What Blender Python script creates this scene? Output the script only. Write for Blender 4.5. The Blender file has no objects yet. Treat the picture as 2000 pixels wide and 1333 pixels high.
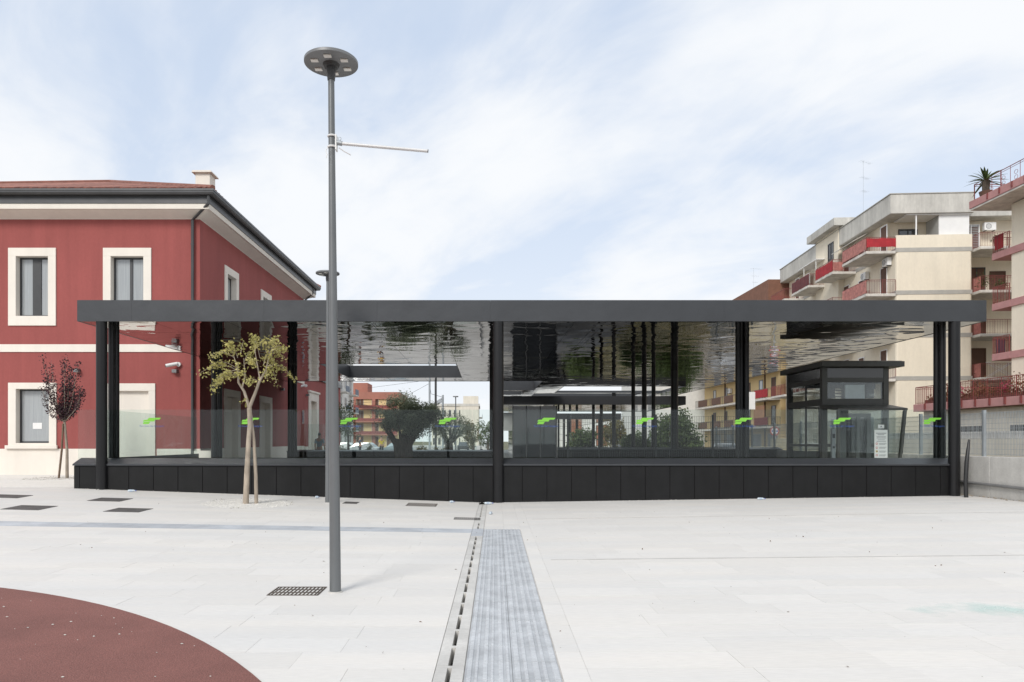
import bpy, bmesh, math, random
from mathutils import Vector, Matrix, noise as mnoise
R = math.radians
random.seed(7)
S = bpy.context.scene
COL = S.collection

# ------------------------------------------------------------------ camera
H, F, VX, VY = 1.656, 1400.0, 950.0, 861.0      # eye height, focal length in photo pixels, vanishing point
cam_d = bpy.data.cameras.new('camera')
cam = bpy.data.objects.new('camera', cam_d); COL.objects.link(cam)
cam.location = (0, 0, H); cam.rotation_euler = (R(90), 0, 0)
cam_d.sensor_width = 36; cam_d.lens = F / 2000 * 36
cam_d.shift_x = 50 / 2000; cam_d.shift_y = 194.5 / 2000
cam_d.clip_start = .1; cam_d.clip_end = 3000
S.camera = cam
# ------------------------------------------------------------------ sky and sun
SUN_EL, SUN_AZ = 38, 205          # azimuth from +y clockwise: behind the camera, to its left
w = bpy.data.worlds.new('World'); S.world = w; w.use_nodes = True
nt = w.node_tree; nt.nodes.clear()
def N(t, **k):
    n = nt.nodes.new(t)
    for a, b in k.items(): setattr(n, a, b)
    return n
L = lambda a, b: nt.links.new(a, b)
out = N('ShaderNodeOutputWorld'); bg = N('ShaderNodeBackground'); bg.inputs['Strength'].default_value = .1
sky = N('ShaderNodeTexSky', sky_type='NISHITA', sun_disc=False)
sky.sun_elevation = R(SUN_EL); sky.sun_rotation = R(SUN_AZ); sky.air_density = 1.0; sky.dust_density = 1.6; sky.ozone_density = 1.6
tc = N('ShaderNodeTexCoord'); sep = N('ShaderNodeSeparateXYZ'); L(tc.outputs['Generated'], sep.inputs[0])
def Mth(op, a, b=None, clamp=False):
    m = N('ShaderNodeMath', operation=op, use_clamp=clamp)
    for i, v in enumerate((a, b)):
        if v is None: continue
        if isinstance(v, (int, float)): m.inputs[i].default_value = v
        else: L(v, m.inputs[i])
    return m.outputs[0]
zz = Mth('MAXIMUM', sep.outputs[2], 0.0)
den = Mth('ADD', zz, .22)
px_ = Mth('DIVIDE', sep.outputs[0], den); py_ = Mth('DIVIDE', sep.outputs[1], den)
comb = N('ShaderNodeCombineXYZ'); L(px_, comb.inputs[0]); L(py_, comb.inputs[1])
mp0 = N('ShaderNodeMapping'); mp0.inputs['Rotation'].default_value = (0, 0, R(52)); L(comb.outputs[0], mp0.inputs[0])
mp = N('ShaderNodeMapping'); mp.inputs['Scale'].default_value = (.6, 1.0, 1); L(mp0.outputs[0], mp.inputs[0])
def Nz(sc, det, rough, dist, vec, w_=0):
    n = N('ShaderNodeTexNoise', noise_dimensions='4D'); n.inputs['Scale'].default_value = sc; n.inputs['Detail'].default_value = det
    n.inputs['Roughness'].default_value = rough; n.inputs['Distortion'].default_value = dist; n.inputs['W'].default_value = w_
    L(vec, n.inputs['Vector']); return n.outputs[0]
n1 = Nz(1.0, 6, .52, .45, mp.outputs[0], 11.3)
n2 = Nz(3.2, 9, .62, .9, mp.outputs[0], 5.0)
cl = Mth('ADD', Mth('MULTIPLY', n1, .79), Mth('MULTIPLY', n2, .21))
rp = N('ShaderNodeValToRGB'); rp.color_ramp.interpolation = 'EASE'
rp.color_ramp.elements[0].position = .375; rp.color_ramp.elements[0].color = (.06, .06, .06, 1)
rp.color_ramp.elements[1].position = .55; rp.color_ramp.elements[1].color = (.97, .97, .97, 1)
L(cl, rp.inputs[0])
hz = Mth('POWER', Mth('SUBTRACT', 1.0, zz, True), 4.2)          # veil thickening towards the horizon all round
msk = Mth('MAXIMUM', rp.outputs[0], Mth('MULTIPLY', hz, 1.0, True))
mx = N('ShaderNodeMix', data_type='RGBA'); L(msk, mx.inputs['Factor'])
sk2 = N('ShaderNodeMix', data_type='RGBA', blend_type='MIX'); sk2.inputs['Factor'].default_value = .82
L(sky.outputs[0], sk2.inputs['A']); sk2.inputs['B'].default_value = (4.25, 4.95, 6.05, 1)   # thin high veil over the blue
L(sk2.outputs['Result'], mx.inputs['A']); mx.inputs['B'].default_value = (6.15, 6.28, 6.45, 1)
L(mx.outputs['Result'], bg.inputs['Color']); L(bg.outputs[0], out.inputs[0])
sl = bpy.data.lights.new('sun', 'SUN'); sl.energy = 1.5; sl.angle = R(20); sl.color = (1, .96, .9)
so = bpy.data.objects.new('sun', sl); COL.objects.link(so)
a, e = R(SUN_AZ), R(SUN_EL)
so.rotation_euler = Vector((math.sin(a) * math.cos(e), math.cos(a) * math.cos(e), math.sin(e))).to_track_quat('Z', 'Y').to_euler()
so.location = (-5, -12, 25)
S.view_settings.view_transform = 'Standard'; S.view_settings.look = 'None'
S.view_settings.exposure = 0.64; S.view_settings.gamma = 1; S.view_settings.use_curve_mapping = False
S.render.engine = 'CYCLES'
S.cycles.max_bounces = 10; S.cycles.transparent_max_bounces = 24; S.cycles.glossy_bounces = 6
S.cycles.use_denoising = True; S.cycles.caustics_reflective = False; S.cycles.caustics_refractive = False

# ------------------------------------------------------------------ materials
MATS = {}
def M(name, col, rough=.65, metal=0., var=.08, scale=2.0, bump=0., bscale=40., col2=None, spec=.5, tone=0., stretch=(1, 1, 1), fine=.0, coat=0., stain=0.):
    if name in MATS: return MATS[name]
    m = bpy.data.materials.new(name); m.use_nodes = True; t = m.node_tree; p = t.nodes['Principled BSDF']
    nn = lambda ty: t.nodes.new(ty); l = t.links.new
    g = nn('ShaderNodeNewGeometry'); mpn = nn('ShaderNodeMapping'); l(g.outputs['Position'], mpn.inputs[0]); mpn.inputs['Scale'].default_value = stretch
    no = nn('ShaderNodeTexNoise'); no.inputs['Scale'].default_value = scale; no.inputs['Detail'].default_value = 7; no.inputs['Roughness'].default_value = .62
    l(mpn.outputs[0], no.inputs['Vector'])
    r = nn('ShaderNodeValToRGB'); c = Vector(col); d = Vector(col2) if col2 else c * (1 + var)
    r.color_ramp.elements[0].position = .34; r.color_ramp.elements[1].position = .66
    r.color_ramp.elements[0].color = (*(c * (1 - var) if not col2 else c), 1); r.color_ramp.elements[1].color = (*d, 1)
    l(no.outputs[0], r.inputs[0]); last = r.outputs[0]
    if fine:
        n3 = nn('ShaderNodeTexNoise'); n3.inputs['Scale'].default_value = bscale; n3.inputs['Detail'].default_value = 4; l(mpn.outputs[0], n3.inputs['Vector'])
        mr = nn('ShaderNodeMapRange'); mr.inputs[1].default_value = .3; mr.inputs[2].default_value = .7; mr.inputs[3].default_value = 1 - fine; mr.inputs[4].default_value = 1 + fine
        l(n3.outputs[0], mr.inputs[0]); mm = nn('ShaderNodeMix'); mm.data_type = 'RGBA'; mm.blend_type = 'MULTIPLY'; mm.inputs['Factor'].default_value = 1
        l(last, mm.inputs['A']); l(mr.outputs[0], mm.inputs['B']); last = mm.outputs['Result']
    if tone:
        at = nn('ShaderNodeAttribute'); at.attribute_name = 'tone'
        mr = nn('ShaderNodeMapRange'); mr.inputs[3].default_value = 1 - tone; mr.inputs[4].default_value = 1 + tone
        l(at.outputs['Fac'], mr.inputs[0]); mm = nn('ShaderNodeMix'); mm.data_type = 'RGBA'; mm.blend_type = 'MULTIPLY'; mm.inputs['Factor'].default_value = 1
        l(last, mm.inputs['A']); l(mr.outputs[0], mm.inputs['B']); last = mm.outputs['Result']
    if stain:                                   # rain streaks and patchy fading
        ms = nn('ShaderNodeMapping'); l(g.outputs['Position'], ms.inputs[0]); ms.inputs['Scale'].default_value = (2.6, 2.6, .16)
        ns = nn('ShaderNodeTexNoise'); ns.inputs['Scale'].default_value = 1.0; ns.inputs['Detail'].default_value = 6; ns.inputs['Roughness'].default_value = .65; l(ms.outputs[0], ns.inputs['Vector'])
        mr = nn('ShaderNodeMapRange'); mr.inputs[1].default_value = .35; mr.inputs[2].default_value = .72; mr.inputs[3].default_value = 1 + stain * .3; mr.inputs[4].default_value = 1 - stain
        l(ns.outputs[0], mr.inputs[0]); mm = nn('ShaderNodeMix'); mm.data_type = 'RGBA'; mm.blend_type = 'MULTIPLY'; mm.inputs['Factor'].default_value = 1
        l(last, mm.inputs['A']); l(mr.outputs[0], mm.inputs['B']); last = mm.outputs['Result']
    l(last, p.inputs['Base Color'])
    p.inputs['Roughness'].default_value = rough; p.inputs['Metallic'].default_value = metal; p.inputs['Specular IOR Level'].default_value = spec
    p.inputs['Coat Weight'].default_value = coat
    if bump:
        nb = nn('ShaderNodeTexNoise'); nb.inputs['Scale'].default_value = bscale; nb.inputs['Detail'].default_value = 5; l(mpn.outputs[0], nb.inputs['Vector'])
        b = nn('ShaderNodeBump'); b.inputs['Strength'].default_value = 1; b.inputs['Distance'].default_value = bump
        l(nb.outputs[0], b.inputs['Height']); l(b.outputs[0], p.inputs['Normal'])
    MATS[name] = m; return m
def leafmat(name, col, col2, trans=.3):
    m = M(name, col, .55, var=.1, scale=1.6, col2=col2, tone=.45)
    t = m.node_tree; p = t.nodes['Principled BSDF']; o = t.nodes['Material Output']
    tr = t.nodes.new('ShaderNodeBsdfTranslucent'); mixs = t.nodes.new('ShaderNodeMixShader'); mixs.inputs[0].default_value = trans
    t.links.new(p.inputs['Base Color'].links[0].from_socket, tr.inputs['Color'])
    t.links.new(p.outputs[0], mixs.inputs[1]); t.links.new(tr.outputs[0], mixs.inputs[2]); t.links.new(mixs.outputs[0], o.inputs[0]); return m
def glassmat(name, tint, refl=.09, rough=.0):
    m = bpy.data.materials.new(name); m.use_nodes = True; t = m.node_tree; t.nodes.clear(); l = t.links.new
    o = t.nodes.new('ShaderNodeOutputMaterial'); tr = t.nodes.new('ShaderNodeBsdfTransparent'); tr.inputs[0].default_value = (*tint, 1)
    gl = t.nodes.new('ShaderNodeBsdfGlossy'); gl.inputs['Roughness'].default_value = rough; gl.inputs[0].default_value = (.93, .97, .98, 1)
    lw = t.nodes.new('ShaderNodeLayerWeight'); lw.inputs[0].default_value = .5
    pw = t.nodes.new('ShaderNodeMath'); pw.operation = 'POWER'; pw.inputs[1].default_value = 5; l(lw.outputs['Facing'], pw.inputs[0])
    mr = t.nodes.new('ShaderNodeMapRange'); mr.inputs[3].default_value = refl; mr.inputs[4].default_value = .8
    l(pw.outputs[0], mr.inputs[0]); mx = t.nodes.new('ShaderNodeMixShader'); l(mr.outputs[0], mx.inputs[0]); l(tr.outputs[0], mx.inputs[1]); l(gl.outputs[0], mx.inputs[2]); l(mx.outputs[0], o.inputs[0])
    MATS[name] = m; return m
def soffitmat():
    m = bpy.data.materials.new('polished_soffit_metal'); m.use_nodes = True; t = m.node_tree; p = t.nodes['Principled BSDF']; l = t.links.new
    p.inputs['Metallic'].default_value = 1; p.inputs['Roughness'].default_value = .025; p.inputs['Base Color'].default_value = (.45, .445, .435, 1)
    g = t.nodes.new('ShaderNodeNewGeometry'); mpn = t.nodes.new('ShaderNodeMapping'); l(g.outputs['Position'], mpn.inputs[0]); mpn.inputs['Scale'].default_value = (.9, 1.1, 1)
    n1 = t.nodes.new('ShaderNodeTexNoise'); n1.inputs['Scale'].default_value = 1.05; n1.inputs['Detail'].default_value = 1.3; n1.inputs['Roughness'].default_value = .5; n1.inputs['Distortion'].default_value = .6; l(mpn.outputs[0], n1.inputs['Vector'])
    b = t.nodes.new('ShaderNodeBump'); b.inputs['Strength'].default_value = 1; b.inputs['Distance'].default_value = .017
    l(n1.outputs[0], b.inputs['Height']); l(b.outputs[0], p.inputs['Normal']); MATS['soffit'] = m; return m

PAVE = M('pale_limestone', (.665, .65, .625), .62, col2=(.71, .677, .63), scale=.45, bump=.0012, bscale=26, tone=.03, stretch=(.35, 3.2, 1), fine=.05)
BED = M('mortar', (.66, .635, .60), .9, var=.1, scale=8)
GREY = M('blue_grey_stone', (.45, .47, .495), .6, var=.14, scale=2.2, bump=.001, bscale=30, tone=.10, fine=.06)
CONC = M('pale_concrete', (.58, .565, .535), .8, stain=.12, var=.1, scale=1.6, bump=.002, bscale=30, fine=.06)
RUB = M('red_rubber', (.22, .092, .076), .9, var=.12, scale=.9, bump=.008, bscale=95, fine=.34)
WHITE_ST = M('white_pebble', (.57, .55, .505), .7, var=.14, scale=12, tone=.15)
DARKMET = M('graphite_sheet_metal', (.049, .052, .057), .42, .3, var=.1, scale=.8, bump=.016, bscale=1.5)
BLACKP = M('black_cladding', (.0085, .0085, .009), .5, 0, var=.2, scale=2.5, fine=.12, bscale=70, spec=.26, stain=.3)
COPE = M('coping_metal', (.055, .058, .064), .4, .3, var=.08)
COLM = M('black_column_paint', (.0085, .0085, .0095), .36, .0, var=.14, scale=2, spec=.35)
SOFF = soffitmat()
GLASS = glassmat('balustrade_glass', (.93, .965, .955), .02)
WGLASS = M('window_glass', (.055, .062, .07), .04, 0, var=.2, scale=.6, spec=1.0)
CURT = M('curtained_pane', (.34, .36, .37), .06, 0, var=.1, scale=3, spec=1.0, stretch=(6, 6, .2))
LOBG = M('dark_lobby_glass', (.018, .02, .023), .05, 0, var=.2, scale=.7, spec=.9)
REDW = M('red_render', (.315, .080, .073), .85, stain=.11, var=.07, scale=.55, bump=.003, bscale=14, fine=.035, stretch=(1, 1, .55))
CREAM = M('cream_plaster', (.80, .745, .67), .8, stain=.05, var=.03, scale=1.2, bump=.0015, bscale=22)
GUTT = M('grey_gutter_metal', (.085, .085, .088), .38, .45, var=.1)
TILE = M('red_roof_tile', (.27, .115, .085), .8, var=.2, scale=3, tone=.2)
FRAME = M('anthracite_frame', (.05, .052, .055), .45, var=.1)
POLE = M('grey_pole_paint', (.15, .158, .163), .42, .25, var=.06)
LAMPD = M('lamp_head_grey', (.20, .205, .21), .45, .3, var=.06)
LED = M('led_lens', (.78, .77, .73), .3, var=.06)
ALU = M('bare_aluminium', (.66, .66, .66), .45, .15, var=.06)
GALV = M('galvanised_steel', (.38, .41, .43), .5, .4, var=.12)
WHITE = M('white_paint', (.80, .80, .79), .55, var=.03)
BARK = M('pale_bark', (.35, .295, .235), .9, var=.25, scale=9, bump=.012, bscale=22, stretch=(1, 1, .35))
BARKD = M('dark_bark', (.095, .075, .058), .9, var=.3, scale=7, bump=.03, bscale=12, stretch=(1, 1, .4))
STAKE = M('stake_wood', (.16, .11, .075), .9, var=.25, scale=12)
LYEL = leafmat('yellow_green_leaf', (.36, .335, .10), (.56, .50, .20), .4)
LPUR = leafmat('purple_leaf', (.030, .012, .018), (.065, .022, .030), .15)
LOLI = leafmat('olive_leaf', (.14, .165, .10), (.34, .37, .26), .4)
LGRN = leafmat('green_leaf', (.045, .07, .022), (.10, .14, .045), .25)
LDRY = leafmat('brown_green_leaf', (.09, .085, .03), (.17, .14, .05), .25)
PINKF = M('pink_flower', (.55, .07, .16), .6)
BEIGE = M('beige_render', (.80, .725, .59), .85, stain=.045, var=.05, scale=.5, fine=.025, bscale=9, stretch=(1, 1, .5))
PALEB = M('pale_beige_render', (.66, .615, .53), .85, stain=.12, var=.06, scale=.5, fine=.03, bscale=9, stretch=(1, 1, .5))
GREYC = M('grey_concrete_parapet', (.53, .515, .475), .85, stain=.16, var=.14, scale=.8, fine=.05, bscale=7, stretch=(1, 1, .5))
STRIP = M('grey_string_course', (.42, .405, .37), .85, var=.08)
SLABC = M('balcony_concrete', (.62, .59, .54), .85, stain=.2, var=.14, scale=1.2)
RAIL = M('red_iron_rail', (.22, .05, .045), .55, var=.15)
REDF = M('red_screen_fabric', (.36, .022, .030), .8, var=.18, scale=2.5)
FADE = M('faded_red_screen', (.44, .18, .155), .8, var=.25, scale=4)
DRED = M('maroon_screen', (.13, .032, .034), .8, var=.25, scale=4)
BROWN = M('brown_shutter', (.115, .058, .038), .7, var=.12)
DWIN = M('dark_opening', (.03, .03, .032), .2, var=.2)
PINK = M('pink_render', (.46, .235, .225), .8, var=.08)
YELL = M('yellow_render', (.70, .53, .28), .85, var=.06, scale=.5, stretch=(1, 1, .5))
BRROOF = M('brown_parapet', (.20, .095, .062), .85, var=.12)
ORNG = M('brick_orange_render', (.36, .155, .115), .85, var=.1, scale=.5)
LIFT = M('lift_frame_paint', (.066, .067, .060), .45, .1, var=.08)
LGLASS = glassmat('lift_glass', (.86, .88, .87), .07)
FGLASS = M('frosted_panel', (.70, .77, .80), .35, var=.1)
STREET = M('street_pavement', (.40, .385, .36), .85, var=.16, scale=.35, fine=.08, bscale=4)
ASPH = M('asphalt', (.055, .055, .056), .9, var=.2, scale=.5, fine=.1, bscale=20)
SOIL = M('dry_earth', (.17, .135, .085), .95, var=.3, scale=.18, col2=(.11, .115, .045), fine=.3, bscale=1.4, stretch=(.5, 1.6, 1))
BALL = M('track_ballast', (.24, .215, .185), .95, var=.3, scale=.5, fine=.35, bscale=3, stretch=(.5, 1.4, 1))
FLOOR = M('platform_floor', (.11, .108, .105), .7, var=.12, scale=.6)
ROOFW = M('pale_roof_membrane', (.66, .65, .60), .8, var=.08)
RUSTG = M('rusty_grating', (.085, .066, .05), .7, .2, var=.3, scale=9)
IRONG = M('cast_iron_cover', (.105, .10, .095), .7, .2, var=.22, scale=6, fine=.2, bscale=60)
GREEN = M('logo_green', (.19, .52, .05), .5, var=.02)
BLUE = M('logo_blue', (.03, .08, .30), .5, var=.02)
INK = M('print_grey', (.22, .23, .25), .6)
RED = M('sign_red', (.55, .03, .025), .5, var=.03)
SBLUE = M('sign_blue', (.02, .05, .38), .5, var=.03)
YSIGN = M('sign_yellow', (.75, .5, .03), .5)
SKIN = M('skin', (.40, .22, .15), .6)
HAIR = M('dark_hair', (.015, .012, .010), .7)
SHIRTG = M('grey_blue_shirt', (.20, .24, .29), .85, var=.12)
SHIRTN = M('navy_shirt', (.035, .045, .09), .85, var=.12)
SHIRTY = M('yellow_shirt', (.68, .50, .04), .85, var=.1)
JEANS = M('dark_trousers', (.03, .035, .05), .85, var=.15)
TYRE = M('tyre_rubber', (.02, .02, .02), .8)
PLAST = M('clear_blue_plastic', (.52, .58, .63), .2, var=.2, scale=20)
PIPEG = M('grey_conduit', (.20, .20, .20), .5, var=.12)
HOSE = M('black_hose', (.02, .02, .021), .45)
MOSSY = M('mossy_old_wall', (.42, .36, .21), .95, var=.2, scale=.7, col2=(.50, .47, .40), fine=.15, bscale=6)
WBUILD = M('white_render', (.70, .69, .66), .85, var=.06)
GREYB = M('grey_render', (.42, .42, .41), .85, var=.08)
RAILB = M('blue_grey_rail', (.13, .16, .21), .6, var=.1)
SHUTG = M('grey_garage_shutter', (.26, .27, .28), .6, var=.08)
WOODL = M('wood_trellis', (.30, .16, .09), .8, var=.15)
NET = M('black_net', (.02, .02, .022), .8)

# ------------------------------------------------------------------ mesh helpers
ORG = {}
class MB:
    def __init__(s): s.v, s.f, s.m, s.t, s.cur = [], [], [], [], 0
    def face(s, *pts, tone=None):
        n = len(s.v); s.v += [tuple(p) for p in pts]; s.f.append(tuple(range(n, n + len(pts)))); s.m.append(s.cur); s.t.append(random.random() if tone is None else tone)
    def hexa(s, b, t, tone=None):
        n = len(s.v); s.v += [tuple(p) for p in b] + [tuple(p) for p in t]; tn = random.random() if tone is None else tone
        for f in ((3, 2, 1, 0), (4, 5, 6, 7), (0, 1, 5, 4), (1, 2, 6, 5), (2, 3, 7, 6), (3, 0, 4, 7)):
            s.f.append(tuple(n + i for i in f)); s.m.append(s.cur); s.t.append(tn)
    def box(s, x0, x1, y0, y1, z0, z1, tone=None):
        s.hexa([(x0, y0, z0), (x1, y0, z0), (x1, y1, z0), (x0, y1, z0)], [(x0, y0, z1), (x1, y0, z1), (x1, y1, z1), (x0, y1, z1)], tone); return s
    def tube(s, pts, r, n=10, cap=True):
        pts = [Vector(p) for p in pts]; rr = r if isinstance(r, (list, tuple)) else [r] * len(pts)
        base = len(s.v); up = None; tn = random.random()
        for i, p in enumerate(pts):
            d = (pts[min(i + 1, len(pts) - 1)] - pts[max(i - 1, 0)]).normalized()
            if up is None:
                up = d.orthogonal().normalized()
            else:
                up = (up - d * up.dot(d)); up = up.normalized() if up.length > 1e-6 else d.orthogonal().normalized()
            q = d.cross(up)
            for k in range(n):
                an = 2 * math.pi * k / n; s.v.append(tuple(p + (up * math.cos(an) + q * math.sin(an)) * rr[i]))
        for i in range(len(pts) - 1):
            for k in range(n):
                a, b = base + i * n + k, base + i * n + (k + 1) % n
                s.f.append((a, b, b + n, a + n)); s.m.append(s.cur); s.t.append(tn)
        if cap:
            s.f.append(tuple(base + k for k in range(n))[::-1]); s.m.append(s.cur); s.t.append(tn)
            e0 = base + (len(pts) - 1) * n; s.f.append(tuple(e0 + k for k in range(n))); s.m.append(s.cur); s.t.append(tn)
        return s
    def bar(s, p, q, r=.01): return s.tube([p, q], r, 4)
    def prism(s, poly, axis, a, b):        # extrude a 2-D polygon along an axis; poly in the other two axes, counter-clockwise
        def P(u, v, t): return {'x': (t, u, v), 'y': (u, t, v), 'z': (u, v, t)}[axis]
        n = len(s.v); k = len(poly); tn = random.random()
        s.v += [P(u, v, a) for u, v in poly] + [P(u, v, b) for u, v in poly]
        fs = [tuple(range(n, n + k))[::-1], tuple(range(n + k, n + 2 * k))] + [(n + i, n + (i + 1) % k, n + k + (i + 1) % k, n + k + i) for i in range(k)]
        for f in fs: s.f.append(f); s.m.append(s.cur); s.t.append(tn)
        return s
    def blob(s, c, r, tone=None, sq=(1, 1, 1)):     # small rounded pebble, 8 faces
        c = Vector(c); q = [Vector(d) * r * random.uniform(.7, 1.15) for d in ((1, 0, 0), (0, 1, 0), (-1, 0, 0), (0, -1, 0), (0, 0, 1), (0, 0, -1))]
        n = len(s.v); s.v += [tuple(c + Vector((d.x * sq[0], d.y * sq[1], d.z * sq[2]))) for d in q]; tn = random.random() if tone is None else tone
        for a, b in ((0, 1), (1, 2), (2, 3), (3, 0)):
            s.f += [(n + a, n + b, n + 4), (n + b, n + a, n + 5)]; s.m += [s.cur] * 2; s.t += [tn] * 2
    def leaf(s, p, size, asp=.5, tone=None):
        d = Vector((random.gauss(0, 1), random.gauss(0, 1), random.gauss(-.25, .8))).normalized(); o = d.orthogonal().normalized()
        o = (Matrix.Rotation(random.uniform(0, 6.28), 3, d) @ o); p = Vector(p); h = size * random.uniform(.7, 1.25)
        s.face(p, p + d * h * .5 + o * h * asp * .5, p + d * h, p + d * h * .5 - o * h * asp * .5, tone=tone)
    def mesh(s, name, mats, off=(0, 0, 0), smooth=False):
        me = bpy.data.meshes.new(name); ox, oy, oz = off
        me.from_pydata([(x - ox, y - oy, z - oz) for x, y, z in s.v], [], s.f)
        for m in (mats if isinstance(mats, (list, tuple)) else [mats]): me.materials.append(m)
        me.polygons.foreach_set('material_index', s.m)
        at = me.attributes.new('tone', 'FLOAT', 'FACE'); at.data.foreach_set('value', s.t)
        if smooth:
            me.polygons.foreach_set('use_smooth', [True] * len(s.f))
        me.update(); return me
    def build(s, name, mats, parent=None, smooth=False, bevel=0, label=None, cat=None, group=None, kind=None):
        if parent is None:
            xs, ys, zs = zip(*s.v); off = Vector(((min(xs) + max(xs)) / 2, (min(ys) + max(ys)) / 2, min(zs)))
        else: off = ORG[parent.name]
        o = bpy.data.objects.new(name, s.mesh(name, mats, off, smooth)); COL.objects.link(o)
        if parent is None: o.location = off
        else: o.parent = parent
        ORG[o.name] = off
        if smooth: 
            md = o.modifiers.new('edges', 'EDGE_SPLIT'); md.split_angle = R(40)
        if bevel:
            b = o.modifiers.new('bevel', 'BEVEL'); b.width = bevel; b.segments = 2; b.limit_method = 'ANGLE'
        tag(o, label, cat, group, kind); return o
def tag(o, label=None, cat=None, group=None, kind=None):
    for k, v in (('label', label), ('category', cat), ('group', group), ('kind', kind)):
        if v: o[k] = v
    return o
def thing(name, label, cat, loc=(0, 0, 0), group=None, kind=None):
    o = bpy.data.objects.new(name, None); COL.objects.link(o); o.location = loc; o.empty_display_size = .2; ORG[o.name] = Vector(loc)
    return tag(o, label, cat, group, kind)
def B(x0, x1, y0, y1, z0, z1): return MB().box(x0, x1, y0, y1, z0, z1)
def copy_tree(o, parent=None):
    c = o.copy(); COL.objects.link(c)
    if parent is not None: c.parent = parent
    ORG[c.name] = ORG[o.name]
    for ch in list(o.children): copy_tree(ch, c)
    return c
def holes(mb, axis, plane, t, u0, u1, z0, z1, hs):      # a wall slab with openings hs = (ua, ub, za, zb)
    us = sorted({u0, u1, *[min(max(h[i], u0), u1) for h in hs for i in (0, 1)]}); zs = sorted({z0, z1, *[min(max(h[i], z0), z1) for h in hs for i in (2, 3)]})
    for a, b in zip(us, us[1:]):
        for c, d in zip(zs, zs[1:]):
            m, n = (a + b) / 2, (c + d) / 2
            if any(h[0] < m < h[1] and h[2] < n < h[3] for h in hs): continue
            if axis == 'y': mb.box(a, b, plane, plane + t, c, d)
            else: mb.box(plane - t, plane, a, b, c, d)
    return mb
def X(px, Y): return (px - VX) * Y / F
def Z(py, Y): return H + (VY - py) * Y / F
FONT = bpy.data.curves.new('lettering', 'FONT')
def text_into(mb, s, size, x, y, z, width=None):       # lettering facing the camera side (-y), centred on x
    FONT.body = s; FONT.size = size; FONT.align_x = 'CENTER'; FONT.resolution_u = 2
    o = bpy.data.objects.new('lettering', FONT); COL.objects.link(o)
    dg = bpy.context.evaluated_depsgraph_get(); dg.update(); me = bpy.data.meshes.new_from_object(o.evaluated_get(dg))
    k = 1.0
    if width:
        xs = [v.co.x for v in me.vertices]; k = width / (max(xs) - min(xs))
    n = len(mb.v); mb.v += [(x + v.co.x * k, y, z + v.co.y) for v in me.vertices]
    for p in me.polygons: mb.f.append(tuple(n + i for i in p.vertices)); mb.m.append(mb.cur); mb.t.append(.5)
    bpy.data.objects.remove(o); bpy.data.meshes.remove(me); return mb

# ------------------------------------------------------------------ ground and plaza
def gz(x, y):
    if x < 0: return min(-x * min(max(.0168 + (min(y, 19) - 13.4) * .00316, 0), .0345), .385)
    return x * min(.0146, .00098 * min(y, 19))
B(-900, 900, -60, 1500, -1.2, -.62).build('ground', SOIL, kind='structure')
B(-60, .2, 38.5, 260, -.6, -.012).build('street', STREET, kind='structure')
B(-22, -.45, 35.6, 64, -.55, .30).build('pavement', STREET, kind='structure')
B(-13.5, 13.6, 19.6, 38.4, -.6, -.02).build('station_floor', FLOOR, kind='structure')
B(.25, 9.6, 38.5, 130, -.6, 0).build('platform', FLOOR, kind='structure')
B(13.65, 26, 20, 40, -.6, .9).build('railway_bank', SOIL, kind='structure')
B(9.65, 17.5, 40.05, 320, -.6, -.05).build('scrubland', SOIL, kind='structure')
B(17.55, 27.5, 40.05, 320, -.6, -.02).build('track_bed', BALL, kind='structure')
B(27.55, 90, -10, 320, -.6, 0.0).build('side_street', ASPH, kind='structure')

xd = lambda y: -.27 + (y - 4.986) * .01312               # centre line of the slotted drain
sl_ = lambda y: -.161 + (y - 4.91) * .0133               # left edge of the ribbed strip
sr_ = lambda y: .533 + (y - 4.91) * .0117                # right edge
bed = MB()
ys = [0.5 + i * .75 for i in range(26)] + [18.96]
xsb = [-24, -18, -13, -11.2, -8, -5, -2, -1, -.5, 0, 1, 3, 6, 9, 12.9]
ys = sorted(set([y for y in ys if y < 18.96] + [18.96, 19.2]))
for y0, y1 in zip(ys, ys[1:]):
    for x0, x1 in zip(xsb, xsb[1:]):
        if x1 == 0: continue
        a0, a1 = (xd(y0) + .1, xd(y1) + .1) if x0 == 0 else (x0, x0); b0, b1 = (xd(y0) - .098, xd(y1) - .098) if x1 == -.5 else (x1, x1)
        bed.face(*[(x, y, gz(x, y) - .014) for x, y in ((a0, y0), (b0, y0), (b1, y1), (a1, y1))])
for y0, y1 in ((18.96, 21), (21, 24), (24, 27)):
    for x0, x1 in ((-26, -18), (-18, -13), (-13, -11.1)):
        bed.face(*[(x, y, gz(x, y) - .014) for x, y in ((x0, y0), (x1, y0), (x1, y1), (x0, y1))])
plaza = bed.build('plaza', BED, kind='structure')
slabs = []
def slab(x0a, x0b, x1a, x1b, y0, y1, mat, g=.0009):       # corners left-near, left-far, right-near, right-far
    b = [(x0a + g, y0 + g), (x1a - g, y0 + g), (x1b - g, y1 - g), (x0b + g, y1 - g)]; dz = random.uniform(-.001, .001)
    mb = MB(); mb.hexa([(x, y, gz(x, y) - .035) for x, y in b], [(x, y, gz(x, y) + dz) for x, y in b])
    cx, cy = (x0a + x1a) / 2, (y0 + y1) / 2
    slabs.append((((x1a - x0a) * (y1 - y0)) / max(cy, 3.0) ** 3 * (1 if abs(cx / cy + .0) < .78 and cy > 4.7 else .001), mb, mat, cx, cy))
rows = [12.82 - .401 * i for i in range(27)][::-1]; rows = list(zip(rows, rows[1:])) + [(12.82, 13.4)] + [(13.4 + .397 * i, 13.4 + .397 * (i + 1)) for i in range(15)] + [(19.355 + .4 * i, 18.958 + .4 * (i + 1)) for i in range(19)]
CX, CY, CR = -8.725, -.07, 8.736
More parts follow.
